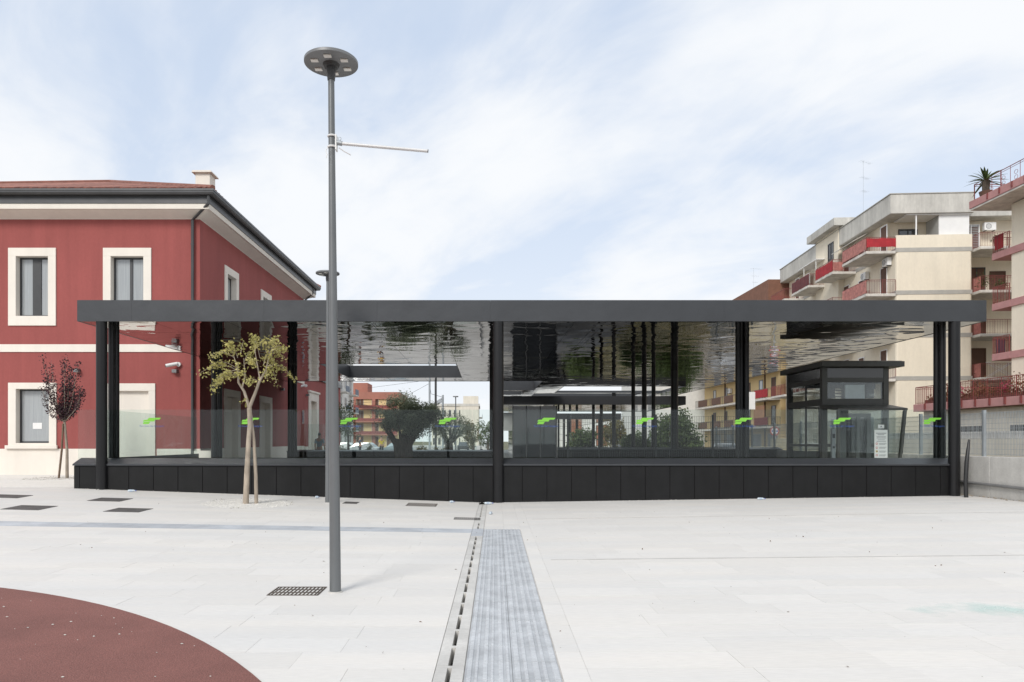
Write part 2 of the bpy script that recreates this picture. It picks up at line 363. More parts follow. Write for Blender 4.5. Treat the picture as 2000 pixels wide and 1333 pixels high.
for y0, y1 in rows:
    band = abs(y0 - 12.82) < .01; far = y0 > 19.3; ym = (y0 + y1) / 2
    lim = -.68 * ym - 2.2
    xa, xb = (xd(y0) - .105, xd(y1) - .105) if not far else (-11.12, -11.12)
    if ym < 9.4 and not far:
        pass
    x = xa; first = True
    while x > max(lim, -25):
        ln = random.uniform(.62, 1.25) if not band else random.uniform(.9, 1.3)
        nx = x - ln
        inside = all((cx - CX) ** 2 + (cy - CY) ** 2 < (CR - .25) ** 2 for cx in (x, nx) for cy in (y0, y1))
        if not inside: slab(nx, nx, x if not first else xa, x if not first else xb, y0, y1, GREY if band else PAVE)
        x = nx; first = False
    if far: continue
    if band or y0 > 13.0:        # paving continues across the end of the ribbed strip
        if not band: 
            x = xd(ym) + .125
            for nx in (x + .36, sr_(ym)): slab(x, x, nx, nx, y0, y1, PAVE); x = nx
    bx = .19
    slab(sr_(y0), sr_(y1), sr_(y0) + bx, sr_(y1) + bx, y0, y1, PAVE)
    x = sr_(ym) + bx; first = True; lim = min(12.88, .75 * ym + 2.2)
    while x < lim:
        nx = min(x + random.uniform(.62, 1.25), 12.88)
        if 12.88 - nx < .2: nx = 12.88
        slab(x if not first else sr_(y0) + bx, x if not first else sr_(y1) + bx, nx, nx, y0, y1, PAVE); x = nx; first = False
        if nx >= 12.88: break
slabs.sort(key=lambda s: -s[0])
for _, mb, mat, cx, cy in slabs[:290]:
    mb.build('paving_slab', mat, plaza)
for mat, nm in ((PAVE, 'paving'), (GREY, 'stone_band')):
    big = MB()
    for _, mb, m_, cx, cy in slabs[290:]:
        if m_ is mat:
            n = len(big.v); big.v += mb.v; big.f += [tuple(n + i for i in f) for f in mb.f]; big.m += mb.m; big.t += mb.t
    big.build(nm, mat, plaza, kind='stuff')
for yy, wd in ((9.9, .05), (14.97, .05)):              # two shallow grey joints across the right-hand paving
    mb = MB(); x0 = sr_(yy) + .3
    for i in range(14):
        xa, xb = x0 + i * .9, x0 + (i + 1) * .9
        if xb > 12.8: break
        mb.hexa([(x, y, gz(x, y) - .01) for x, y in ((xa, yy - wd / 2), (xb, yy - wd / 2), (xb, yy + wd / 2), (xa, yy + wd / 2))], [(x, y, gz(x, y) + .003) for x, y in ((xa, yy - wd / 2), (xb, yy - wd / 2), (xb, yy + wd / 2), (xa, yy + wd / 2))])
    mb.build('joint_strip', CONC if 'j' in MATS else M('joint_filler', (.47, .455, .43), .85, var=.15, scale=2), plaza)
# slotted drain
dr = thing('drain_channel', None, None, (xd(9), 9, 0), kind='structure')
B(-.4, .15, 2, 18.9, -.22, -.2).build('channel_floor', DWIN, dr)
y = 2.2; k = 0
while y < 18.3:
    y1 = y + .512; skip = 14.75 < y + .3 < 15.5 or 12.7 < y + .3 < 13.5
    mb = MB(); c0, c1 = xd(y), xd(y1); g = .0
    def pr(a0, b0, a1, b1, ya, yb): mb.hexa([(a0, ya, -.12), (b0, ya, -.12), (b1, yb, -.12), (a1, yb, -.12)], [(a0, ya, .001), (b0, ya, .001), (b1, yb, .001), (a1, yb, .001)], .5)
    if skip: pr(c0 - .1, c0 + .105, c1 - .1, c1 + .105, y, y1 - .004)
    else:
        ym = y1 - .055; cm = xd(ym)
        pr(c0 - .1, c0 - .017, cm - .1, cm - .017, y, ym); pr(c0 + .017, c0 + .105, cm + .017, cm + .105, y, ym); pr(cm - .1, cm + .105, c1 - .1, c1 + .105, ym, y1 - (.004 if k % 2 else .0))
    mb.build('drain_cover', CONC if not 12.7 < y + .3 < 13.5 else GREY, dr); y = y1; k += 1
# ribbed tactile strip, two columns of tiles
tp = thing('tactile_path', None, None, (.2, 9, 0), kind='structure')
def tactile(wid, ribs):
    mb = MB(); mb.box(0, wid - .004, 0, .397, -.03, .0, .5)
    st = wid / ribs
    mb.cur = 1
    for i in range(ribs):
        wr = st * (.62 if i % 2 else .84) - .01
        mb.hexa([(i * st + .012, .004, -.001), (i * st + .012 + wr, .004, -.001), (i * st + .012 + wr, .393, -.001), (i * st + .012, .393, -.001)], [(i * st + .017, .004, .007), (i * st + .007 + wr, .004, .007), (i * st + .007 + wr, .393, .007), (i * st + .017, .393, .007)], .5)
    return mb
GREYT = M('tactile_stone', (.52, .535, .55), .6, var=.13, scale=3.5, bump=.001, bscale=30, fine=.1)
GROOV = M('tactile_groove_grime_shade', (.435, .45, .465), .8, var=.2, scale=3.5)  # groove dirt and the shade between ribs, both put into the colour
meshes = [tactile(.345, 6).mesh('tactile_tile', [GROOV, GREYT]), tactile(.345, 5).mesh('tactile_tile', [GROOV, GREYT])]
i = 0
while 13.38 - .401 * i > 2.4:
    yy = 13.38 - .401 * (i + 1)
    for c in (0, 1):
        o = bpy.data.objects.new('tactile_tile', meshes[c]); COL.objects.link(o); o.parent = tp
        wide = (sr_(yy) - sl_(yy) - .01) / .69
        o.location = Vector((sl_(yy) + .005 + c * .345 * wide, yy, .0 + random.uniform(-.0015, .0015))) - ORG[tp.name]; o.rotation_euler.z = -.0125; o.scale.x = wide
    i += 1
# red rubber play surface (a very large disc)
mb = MB(); n = 160
ring = [(CX + CR * math.cos(2 * math.pi * i / n), CY + CR * math.sin(2 * math.pi * i / n)) for i in range(n)]
ring = [(x, y, gz(x, y) + .012) for x, y in ring]
for i in range(n):
    a, b = ring[i], ring[(i + 1) % n]; mb.face((CX, CY, .013), a, b); mb.face((a[0], a[1], a[2] - .03), (b[0], b[1], b[2] - .03), b, a)
mb.build('rubber_surface', RUB, kind='structure')
mb = MB(); random.seed(3)
for i in range(230):
    an, rr = random.uniform(.45, 1.6), CR * math.sqrt(random.uniform(.3, .99)); x, y = CX + rr * math.cos(an), CY + rr * math.sin(an)
    if y < 3.8: continue
    r = random.choice((.004, .005, .006, .008, .011, .016 if random.random() < .4 else .006)); mb.blob((x, y, gz(x, y) + .012 + r * .4), r, sq=(1.3, 1, .6))
mb.build('scattered_pebbles', WHITE_ST, label='white pebbles scattered over the red rubber surface', cat='pebbles', kind='stuff')
mb = MB()
for i in range(330):
    x = random.uniform(-10.9, 12.2); y = 19.05 - abs(random.gauss(0, .06)); r = random.uniform(.004, .018); mb.blob((x, y, gz(x, y) + r * .4), r, sq=(1.2, 1, .7))
for i in range(260):
    x, y = random.uniform(-9, 11), random.uniform(4.6, 18.5)
    if (x - CX) ** 2 + (y - CY) ** 2 < CR ** 2: continue
    r = random.uniform(.002, .007); mb.blob((x, y, gz(x, y) + r * .4), r, sq=(1.3, 1, .6))
mb.build('wall_foot_pebbles', WHITE_ST, label='white gravel crumbs along the foot of the black wall', cat='gravel', kind='stuff')
mb = MB()
for i in range(260):
    x, y = random.uniform(-8, 9), random.uniform(4.6, 17)
    mb.leaf((x, y, gz(x, y) + .004), random.choice((.008, .011, .015, .022, .032)), .7)
mb.build('leaf_litter', STAKE, label='small dry leaves and crumbs strewn over the pale paving', cat='leaf litter', kind='stuff')

CH = bpy.data.materials.new('chalk'); CH.use_nodes = True; t_ = CH.node_tree; p_ = t_.nodes['Principled BSDF']; p_.inputs['Base Color'].default_value = (.52, .72, .68, 1); p_.inputs['Roughness'].default_value = .9
gn = t_.nodes.new('ShaderNodeTexCoord'); ng = t_.nodes.new('ShaderNodeTexNoise'); ng.inputs['Scale'].default_value = 2.2; ng.inputs['Detail'].default_value = 8; t_.links.new(gn.outputs['Object'], ng.inputs['Vector'])
ln_ = t_.nodes.new('ShaderNodeVectorMath'); ln_.operation = 'LENGTH'; vm = t_.nodes.new('ShaderNodeMapping'); vm.inputs['Scale'].default_value = (.75, 2.2, 0); t_.links.new(gn.outputs['Object'], vm.inputs[0]); t_.links.new(vm.outputs[0], ln_.inputs[0])
ma = t_.nodes.new('ShaderNodeMath'); ma.operation = 'SUBTRACT'; t_.links.new(ng.outputs[0], ma.inputs[0]); mb_ = t_.nodes.new('ShaderNodeMath'); mb_.operation = 'MULTIPLY'; mb_.inputs[1].default_value = .42; t_.links.new(ln_.outputs['Value'], mb_.inputs[0]); t_.links.new(mb_.outputs[0], ma.inputs[1])
mc = t_.nodes.new('ShaderNodeMapRange'); mc.inputs[1].default_value = .18; mc.inputs[2].default_value = .6; mc.inputs[4].default_value = .6; t_.links.new(ma.outputs[0], mc.inputs[0]); t_.links.new(mc.outputs[0], p_.inputs['Alpha'])
mb = MB(); yA, yB, xA, xB = 6.3, 7.3, 3.9, 6.6
mb.face(*[(x, y, gz(x, y) + .0045) for x, y in ((xA, yA), (xB, yA), (xB, yB), (xA, yB))]); mb.build('chalk_smudge', CH, label='faint turquoise chalk smudge on the pale paving at lower right', cat='chalk mark')
# iron covers and gratings let into the paving
def cover(name, label, cat, x0, x1, y0, y1, grate, mat, skew=0):
    cx, cy = (x0 + x1) / 2, (y0 + y1) / 2; rim = .018
    t = thing(name, label, cat, (cx, cy, gz(cx, cy)), 'iron covers and gratings in the paving')
    pz = lambda x, y, d: (x + skew * (y - cy), y, gz(x, y) + d)
    def bx(mb, a, b, c, d, lo, hi): mb.hexa([pz(a, c, lo), pz(b, c, lo), pz(b, d, lo), pz(a, d, lo)], [pz(a, c, hi), pz(b, c, hi), pz(b, d, hi), pz(a, d, hi)], .5)
    mb = MB()
    for r in ((x0, x1, y0, y0 + rim), (x0, x1, y1 - rim, y1), (x0, x0 + rim, y0 + rim, y1 - rim), (x1 - rim, x1, y0 + rim, y1 - rim)): bx(mb, *r, -.02, .006)
    mb.build('frame', mat, t)
    if grate:
        mb = MB(); bx(mb, x0 + rim, x1 - rim, y0 + rim, y1 - rim, -.02, -.0135); mb.build('pit', DWIN, t)
        nx = max(4, int((x1 - x0) / .04)); mb = MB()
        for i in range(1, nx): u = x0 + (x1 - x0) * i / nx; bx(mb, u - .009, u + .009, y0 + rim, y1 - rim, -.01, .004)
        for v in (1 / 3, 2 / 3): yy = y0 + (y1 - y0) * v; bx(mb, x0 + rim, x1 - rim, yy - .008, yy + .008, -.008, .005)
        mb.build('grate', mat, t)
    else:
        mb = MB(); bx(mb, x0 + rim + .004, x1 - rim - .004, y0 + rim + .004, y1 - rim - .004, -.02, .005); mb.build('lid', mat, t)
cover('drain_grating', 'rusty iron grating at the foot of the tall lamp post', 'grating', -2.35, -1.80, 7.66, 8.1, True, RUSTG)
cover('drain_grating', 'brown slotted grating by the black wall, nearest the centre column', 'grating', -1.98, -1.24, 17.55, 18.3, True, RUSTG)
cover('drain_grating', 'grey grating set across the slotted drain line', 'grating', -.68, -.13, 14.9, 15.3, True, IRONG)
cover('manhole_cover', 'dark square cover in front of the left corner column, nearer the wall', 'manhole cover', -9.31, -8.55, 16.7, 17.35, False, IRONG)
cover('manhole_cover', 'dark square cover left of the gravel ring, closest to the grey band', 'manhole cover', -8.0, -7.25, 14.95, 15.6, False, IRONG)
cover('manhole_cover', 'large dark cover between the grey band and the left edge of the photo', 'manhole cover', -10.15, -9.35, 14.95, 15.65, False, IRONG)
cover('manhole_cover', 'dark cover cut by the left edge of the photo', 'manhole cover', -11.95, -11.0, 16.8, 17.4, False, IRONG)
cover('manhole_cover', 'small flush cover beside the second lamp post', 'manhole cover', -3.55, -3.2, 17.65, 18.1, False, IRONG)
# ------------------------------------------------------------------ front canopy
ZB, ZT, Y0 = 4.818, 5.381, 19.0
CL, CRX = X(150.5, Y0), X(1927, Y0)
can = thing('station_canopy', 'long dark grey flat canopy with mirror polished soffit on black columns', 'canopy', (1.2, Y0, 0))
YL, YR, YS = 38.3, 54.0, 26.95          # far ends of the left and right halves, depth where the red building begins
XM = .35
# fascia: folded sheet panels butted end to end
xs = [CL, X(257, Y0), -5.9, -2.9, .1, 3.2, 6.3, 9.4, CRX]
for i, (a, b) in enumerate(zip(xs, xs[1:])):
    MB().prism([(a + .0006, ZB), (b - .0006, ZB), (b - .0006, ZT), (a + .0006, ZT)], 'y', Y0 + .001 * (i % 2), Y0 + .06).build('fascia_panel', DARKMET, can, bevel=.0015)
B(CL, CL + .06, Y0 + .063, YS, ZB, ZT).build('fascia_panel', DARKMET, can, bevel=.004)
B(CRX - .06, CRX, Y0 + .063, YR, ZB, ZT).build('fascia_panel', DARKMET, can, bevel=.004)
B(CL + .1, XM, YL - .06, YL, ZB, ZT).build('fascia_panel', DARKMET, can); B(XM + .004, CRX - .063, YR - .06, YR, ZB, ZT).build('fascia_panel', DARKMET, can)
OPEN = [(-6.9, -1.23, 29.6, 36.0), (-2 + XM + 2, 3.0, 38.0, 45.0), (XM, 2.35, 45.8, 49.4), (4.5, 11.6, 41.8, 47.5), (3.2, 10.4, 48.1, 53.3)]
gx = [CL + .063, -8.9, -6.9, -5.0, -3.1, -1.23, XM, 2.35, 3.0, 3.2, 4.5, 6.4, 8.4, 10.4, 11.6, CRX - .063]
gy = [Y0 + .063, 21.0, 23.2, 25.3, 27.4, 29.6, 31.7, 33.9, 36.0, 38.0, 40.0, 41.8, 43.4, 45.0, 45.8, 47.5, 48.1, 49.4, 51.4, 53.3, YR - .063]
mr_, mr2 = MB(), MB(); random.seed(11)
for xa, xb in zip(gx, gx[1:]):
    for ya, yb in zip(gy, gy[1:]):
        mx_, my_ = (xa + xb) / 2, (ya + yb) / 2
        if mx_ < XM and my_ > 38: continue
        if any(o[0] - .01 < mx_ < o[1] + .01 and o[2] - .01 < my_ < o[3] + .01 for o in OPEN): continue
        a, b, c, d = xa + .005, xb - .005, ya + .005, min(yb, YL - .063 if mx_ < XM else 99) - .005
        t = [random.uniform(-.0022, .0022) for _ in range(4)]
        mb = MB(); mb.hexa([(a, c, ZB + .004 + t[0]), (b, c, ZB + .004 + t[1]), (b, d, ZB + .004 + t[2]), (a, d, ZB + .004 + t[3])], [(a, c, ZB + .02), (b, c, ZB + .02), (b, d, ZB + .02), (a, d, ZB + .02)])
        mb.build('soffit_panel', SOFF, can)
        mr_.box(xa, xb, ya, min(yb, YL - .063 if mx_ < XM else 99), ZB + .03, ZT - .03 if my_ < 41.8 else ZB + .13)
mr_.build('roof_deck', M('grey_roof_deck', (.3, .3, .29), .9), can)
for (a, b, c, d) in OPEN:                # linings of the openings through the roof
    mb = MB(); g_ = .004; zt_ = ZT + .04 if a < 2 else ZB + .15; mb.box(a + g_, b - g_, d - .03, d - g_, ZB - .004, zt_); mb.box(a + g_, b - g_, c + g_, c + .03, ZB - .004, zt_); mb.box(a + g_, a + .03, c + .031, d - .031, ZB - .004, zt_); mb.box(b - .03, b - g_, c + .031, d - .031, ZB - .004, zt_)
    mb.build('skylight_lining', DARKMET, can)
def column(x, y, r, top=ZB): 
    z0 = gz(x, y) if y < 19.4 else -.02
    MB().tube([(x, y, z0), (x, y, top)], r, 28, False).build('column', COLM, can, smooth=True)
for x in (-10.26, 12.48):
    for y, r in ((19.12, .14), (19.62, .085), (19.86, .085)): column(x, y, r)
column(.314, 19.12, .145); column(.25, 36.0, .09)
for dx, dy in ((0, 0), (.13, .09), (.27, 0)): column(8.18 + dx, 23.3 + dy, .085)
for y, r in ((32.4, .16), (38.6, .13), (41.5, .11), (47.8, .13)): column(8.5, y, r)
column(8.3, 35.6, .10); 
for y in (26.3, 26.75): column(-9.98, y, .12)
for dx, dy in ((0, 0), (.22, .2), (.1, .5)): column(X(567, 33.0) + dx * .6, 33.0 + dy, .12)
# ------------------------------------------------------------------ black parapet walls
PL, PR = X(138, Y0), X(1876, Y0)
def parapet(name, label, ax, a, b, c, zc, panels, dirn=1, z0f=None, z1=1.03):
    t = thing(name, label, 'wall', ((a + b) / 2 if ax == 'x' else c, c if ax == 'x' else (a + b) / 2, 0), 'black clad parapet walls of the station')
    core = MB()
    def bx(mb, u0, u1, v0, v1, lo0, lo1, hi):
        if ax == 'x': mb.hexa([(u0, v0, lo0), (u1, v0, lo1), (u1, v1, lo1), (u0, v1, lo0)], [(u0, v0, hi), (u1, v0, hi), (u1, v1, hi), (u0, v1, hi)])
        else: mb.hexa([(v1, u0, lo0), (v1, u1, lo1), (v0, u1, lo1), (v0, u0, lo0)][::-1], [(v1, u0, hi), (v1, u1, hi), (v0, u1, hi), (v0, u0, hi)][::-1])
    g = (lambda u: gz(u, 19) - .03) if z0f is None else (lambda u: z0f)
    n = max(1, int((b - a) / 3))
    for i in range(n): u0, u1 = a + (b - a) * i / n, a + (b - a) * (i + 1) / n; bx(core, u0, u1, c + dirn * .03, c + dirn * .36, g(u0), g(u1), z1 - .012)
    core.build('core', BLACKP, t)
    e = [a] + [p for p in panels if a + .05 < p < b - .05] + [b]
    for u0, u1 in zip(e, e[1:]):
        mb = MB(); bx(mb, u0 + .006, u1 - .006, c + random.uniform(0, .002), c + dirn * .028, g(u0), g(u1), z1 - .055); mb.build('cladding_panel', BLACKP, t, bevel=.003)
    mb = MB(); lo, hi = (c - dirn * .04, c + dirn * .38)
    if ax == 'x': mb.prism([(lo, z1 - .04), (hi, z1 - .04), (hi, zc + .02), (c + dirn * .3, zc), (lo, z1)], 'x', a - .01, b + .01)
    else: mb.prism([(lo, z1 - .04), (hi, z1 - .04), (hi, zc + .02), (c + dirn * .3, zc), (lo, z1)], 'y', a, b)
    mb.build('coping', COPE, t); return t
front = parapet('parapet_wall', 'long black panelled wall across the front under the canopy', 'x', PL, PR, Y0 + .14, 1.165, [X(149.5 + 48.4 * k, Y0) for k in range(40)])
parapet('parapet_wall', 'black side wall running back towards the red building on the left', 'y', Y0 + .45, 25.9, PL + .25, 1.165, [Y0 + .45 + .66 * k for k in range(1, 12)], 1, 0.0)
parapet('parapet_wall', 'black rear wall behind the big olive trunk', 'x', X(558, 34.2), XM, 34.4, 1.19, [X(558, 34.2) + .66 * k for k in range(1, 20)], 1, -.02, 1.15)
parapet('parapet_wall', 'black rear wall below the mesh fence on the right', 'x', 3.2, 13.2, 32.0, 1.34, [3.2 + .66 * k for k in range(1, 20)], 1, -.02, 1.28)
# ------------------------------------------------------------------ glass balustrades
LOGO1 = [(13.3, 0), (36.4, 0), (33.8, 3.6), (25, 3.8), (22.8, 7.4), (.3, 7.4), (3, 4), (9.6, 3.8), (11, 1.6)]; LOGO2 = [(2.4, 8.0), (15.2, 8.0), (12.3, 12.6), (.5, 12.6), (.8, 11), (2.0, 9)]
def balustrade(label, ax, edges, c, z0, z1, logos=()):
    t = thing('glass_balustrade', label, 'balustrade', ((edges[0] + edges[-1]) / 2 if ax == 'x' else c, c if ax == 'x' else (edges[0] + edges[-1]) / 2, z0), 'frameless glass balustrades on the black walls')
    for i, (a, b) in enumerate(zip(edges, edges[1:])):
        mb = MB(); mb.box(a + .006, b - .006, c, c + .016, z0, z1) if ax == 'x' else mb.box(c, c + .016, a + .006, b - .006, z0, z1)
        p = mb.build('glass_pane', GLASS, t)
        if i in logos:
            k = .01365; cx, zt = (a + b) / 2, 2.275; x0 = cx - 18.2 * k
            mb = MB()
            for poly in (LOGO1, LOGO2): mb.prism([(x0 + u * k, zt - v * k) for u, v in poly[::-1]], 'y', c - .004, c - .001)
            mb.build('logo', GREEN, p)
            mb = MB(); text_into(mb, 'Ferrovie del Gargano', .068, cx, c - .002, zt - 18.0 * k, 48 * k); mb.build('lettering', BLUE, p)
    return t
GY = 19.45
balustrade('front glass balustrade on the long wall with repeated green logos', 'x', [X(152 + 96.3 * k, GY) for k in range(18)] + [X(1853, GY)], GY, 1.15, 2.497, range(1, 19, 2))
balustrade('side glass balustrade running back to the red building', 'y', [19.4 + 1.3 * k for k in range(6)], PL + .55, 1.15, 2.497)
balustrade('rear glass balustrade behind the olive trunk', 'x', [X(558, 34.4) + 1.31 * k for k in range(8)], 34.7, 1.17, 2.45)
# ------------------------------------------------------------------ red station building
random.seed(21)
FY, XR, XL, BY = 27.0, -10.79, -25.6, 42.4
rb = thing('red_station_building', 'two storey red rendered building with cream window surrounds and tiled hip roof', 'building', (-18, FY, .3))
up1 = (X(32, FY), X(95, FY), Z(618, FY), Z(501, FY)); up2 = (X(217, FY), X(281, FY), Z(618, FY), Z(501, FY)); up0 = (up1[0] - 3.56, up1[1] - 3.56, up1[2], up1[3])
lo1 = (X(32, FY), X(97, FY), Z(866, FY), Z(760, FY)); lo2 = (X(217, FY), X(291, FY), .2, Z(764, FY)); lo0 = (lo1[0] - 3.56, lo1[1] - 3.56, lo1[2], lo1[3])
fr = [up0, up1, up2, lo0, lo1, lo2]
holes(MB(), 'y', FY, .35, XL, XR, .2, 10.2, fr).build('front_wall', REDW, rb)
su = [(29.8, 30.85, 6.34, 8.6), (34.55, 35.6, 6.34, 8.6), (39.2, 40.2, 6.34, 8.6)]; sd = [(29.75, 31.05, .2, 3.5), (34.35, 35.7, .2, 3.5)]
holes(MB(), 'x', XR, .35, FY + .352, BY, .2, 10.2, su + sd).build('side_wall', REDW, rb)
mb = MB(); mb.box(XL, XL + .35, FY + .36, BY - .36, .2, 10.2); mb.box(XL, XR - .002, BY - .35, BY - .002, .2, 10.2); mb.build('rear_wall', REDW, rb)
B(XL + .4, XR - .9, FY + .9, BY - .4, .2, 10.1).build('interior', DWIN, rb)
for a, b in ((XL, lo2[0] - .3), (lo2[1] + .3, XR + .03)): B(a, b, FY - .03, FY - .001, .15, 1.347).build('plinth', CREAM, rb, bevel=.006)
e = [FY] + [v for d in sd for v in (d[0] - .28, d[1] + .28)] + [BY]
for a, b in zip(e[::2], e[1::2]): B(XR + .001, XR + .03, a, b, .1, 1.347).build('plinth', CREAM, rb, bevel=.006)
mb = MB(); mb.box(XL, XR + .035, FY - .035, FY - .001, 4.99, 5.28); mb.box(XR + .001, XR + .035, FY, BY, 4.99, 5.28); mb.build('string_course', CREAM, rb, bevel=.006)
def sweep(profile, name, mat):
    mb = MB(); n = len(profile)
    rings = [[(XL - o, FY - o, z) for o, z in profile], [(XR + o, FY - o, z) for o, z in profile], [(XR + o, BY + o, z) for o, z in profile], [(XL - o, BY + o, z) for o, z in profile]]
    for i in range(4):
        a, b = rings[i], rings[(i + 1) % 4]
        for k in range(n): mb.face(a[k], b[k], b[(k + 1) % n], a[(k + 1) % n])
    return mb.build(name, mat, rb)
sweep([(.0, 9.99), (.02, 10.01), (.22, 10.10), (.42, 10.19), (.45, 10.215), (.45, 10.42), (0, 10.42)], 'cornice', CREAM)
sweep([(.455, 10.212), (.55, 10.212), (.56, 10.40), (.455, 10.40)], 'cornice', CREAM)
sweep([(.4, 10.404), (.585, 10.404), (.585, 10.61), (.4, 10.61)], 'eaves_band', GUTT)
sweep([(.5, 10.615), (.60, 10.615), (.60, 10.70), (.5, 10.70)], 'eaves_band', FRAME)  # darker strip paints in the shadow gap under the gutter
sweep([(.603, 10.69), (.68, 10.66), (.76, 10.68), (.80, 10.74), (.803, 10.80), (.82, 10.80), (.82, 10.875), (.79, 10.875), (.785, 10.76), (.7, 10.72), (.603, 10.75)], 'gutter', GUTT)
AP = (-18.2, 34.7, 14.1); o = .78; ec = [(XL - o, FY - o, 10.86), (XR + o, FY - o, 10.86), (XR + o, BY + o, 10.86), (XL - o, BY + o, 10.86)]
mb = MB()
for i in range(4): mb.face(ec[i], ec[(i + 1) % 4], AP)
for i in range(4): mb.face(*[(p[0], p[1], p[2] - .02) for p in (ec[i], ec[(i + 1) % 4], (AP[0], AP[1], 10.6))][::-1])
roof = mb.build('roof', TILE, rb)
mb = MB()
def rib(i):
    a, b = Vector(ec[i]), Vector(ec[(i + 1) % 4]); ap = Vector(AP); ln = (b - a).length; nn = int(ln / .34); hproj = (ap - a).dot((b - a).normalized()) / ln
    foot = a + (b - a) * hproj; upv = ap - foot
    for k in range(1, nn):
        t = k / nn; f = t / hproj if t < hproj else (1 - t) / (1 - hproj)
        if f < .03: continue
        p = a + (b - a) * t; mb.tube([p + upv * .035 * f + Vector((0, 0, .0)), p + upv * f + Vector((0, 0, .02))], .075, 5)
rib(0); rib(1)
tl = mb.build('roof_tiles', TILE, roof); tag(tl, kind='stuff')
mb = MB()
for i in (0, 1, 2): mb.tube([Vector(ec[i]) + Vector((0, 0, .05)), Vector(AP) + Vector((0, 0, .08))], .10, 8)
mb.build('hip_ridge', TILE, roof)
ch = MB().box(-12.1, -11.5, 29.8, 30.4, 11.1, 12.78).build('chimney', CREAM, roof, bevel=.008)
MB().prism([(-12.22, 12.78), (-11.38, 12.78), (-11.42, 12.86), (-12.18, 12.86)], 'y', 29.68, 30.52).build('cap', CREAM, ch, bevel=.006)
def fwindow(h, outer, sill, pane, mull, blind=False):     # surround, sill, frame and panes of a window in the front wall
    a, b, c, d = h; oa, ob, oc, od = outer
    w_ = MB()
    for r in ((oa, ob, d - .004, od), (oa, a + .004, c, d - .004), (b - .004, ob, c, d - .004)) + (((oa, ob, oc, c + .004),) if oc < c else ()): w_.box(r[0], r[1], FY - .045, FY + .3, r[2], r[3])
    win = w_.build('window_surround', CREAM, rb, bevel=.008)
    if sill: B(oa - .07, ob + .07, FY - .13, FY - .046, oc, oc + .13).build('sill', CREAM, win, bevel=.008)
    if blind:
        B(a + .005, b - .005, FY + .1, FY + .16, c, d - .005).build('blocked_panel', CREAM, win); return
    m = MB(); t = .07
    for r in ((a, b, d - t, d), (a, b, c, c + t), (a, a + t, c + t, d - t), (b - t, b, c + t, d - t)): m.box(r[0] + .001, r[1] - .001, FY + .2, FY + .26, r[2] + .001, r[3] - .001)
    for u, wd in mull: m.box(u - wd, u + wd, FY + .19, FY + .265, c + t, d - t)
    m.build('frame', FRAME, win)
    e = [a + t] + [v for u, wd in mull for v in (u - wd, u + wd)] + [b - t]
    for i, (u0, u1) in enumerate(zip(e[::2], e[1::2])): B(u0, u1, FY + .225, FY + .24, c + t, d - t).build('pane', pane, win)
    return win
ot = lambda h, l, r, bo, to: (h[0] - l, h[1] + r, h[2] - bo, h[3] + to)
for h in (up0, up1, up2): fwindow(h, ot(h, .29, .29, .36, .31), False, CURT, [(h[0] + (h[1] - h[0]) * .54, .16 if h is up1 else .05)])
for h in (lo0, lo1): fwindow(h, ot(h, .29, .27, .21, .23), True, CURT, [])
fwindow(lo2, ot(lo2, .26, .25, 0, .28), False, None, [], True)
# paper notice taped inside the lower window
tag(MB().box(X(57, FY), X(75, FY), FY + .215, FY + .219, Z(838, FY), Z(826, FY)).build('paper_notice', WHITE), 'white paper notice stuck in the lower left window', 'notice')
for i, (a, b, c, d) in enumerate(su + sd):
    t = .3; w_ = MB(); rs = [(a - t, b + t, d - .004, d + t), (a - t, a + .004, c, d - .004), (b - .004, b + t, c, d - .004)] + ([(a - t, b + t, c - .36, c + .004)] if c > 1 else [])
    for r in rs: w_.box(XR - .3, XR + .045, r[0], r[1], r[2], r[3])
    win = w_.build('window_surround' if c > 1 else 'door_surround', CREAM, rb, bevel=.008)
    if c > 1:
        m = MB(); f = .06
        for r in ((a, b, d - f, d), (a, b, c, c + f), (a, a + f, c + f, d - f), (b - f, b, c + f, d - f), ((a + b) / 2 - .03, (a + b) / 2 + .03, c + f, d - f)): m.box(XR - .25, XR - .2, r[0] + .001, r[1] - .001, r[2] + .001, r[3] - .001)
        m.build('frame', FRAME, win); B(XR - .232, XR - .22, a + f, b - f, c + f, d - f).build('pane', CURT, win)
    else: B(XR - .28, XR - .22, a + .005, b - .005, c, d - .005).build('blocked_panel', CREAM, win)
for lo_, pts in ((0, [(X(407, 26.35), 26.36, 10.72), (X(407, 26.35), 26.36, 10.38), (-11.03, 26.9, 9.93), (-11.03, 26.9, .35)]), (1, [(XR + .6, BY - .2, 10.7), (XR + .55, BY - .2, 10.3), (XR + .1, BY - .2, 9.9), (XR + .1, BY - .2, 5.7)])):
    dp = MB().tube(pts, .055, 12).build('downpipe', GUTT, rb, smooth=True)
    if not lo_:
        m = MB()
        for z in (9.0, 6.6, 4.2, 1.9): m.tube([(-11.03, 26.9, z), (-11.03, 26.9, z + .05)], .066, 12)
        m.build('pipe_bracket', GUTT, dp)
# single storey wing carrying on behind
wg = thing('station_wing', 'lower red wing of the station with a tall cream door surround, beyond the canopy', 'building', (-12, 47, 0))
holes(MB(), 'x', XR, .35, BY + .02, 53, 0, 5.5, [(43.9, 45.4, 0, 4.1)]).build('side_wall', REDW, wg)
mb = MB(); mb.box(XR - .3, XR + .06, 43.4, 43.904, .1, 4.6); mb.box(XR - .3, XR + .06, 45.396, 45.95, .1, 4.6); mb.box(XR - .3, XR + .06, 43.904, 45.396, 4.096, 4.6); mb.box(XR - .3, XR + .12, 43.3, 46.05, 4.6, 4.72)
mb.build('door_surround', CREAM, wg, bevel=.01); B(XR - .29, XR - .25, 43.905, 45.395, .05, 4.095).build('door', CREAM, wg)

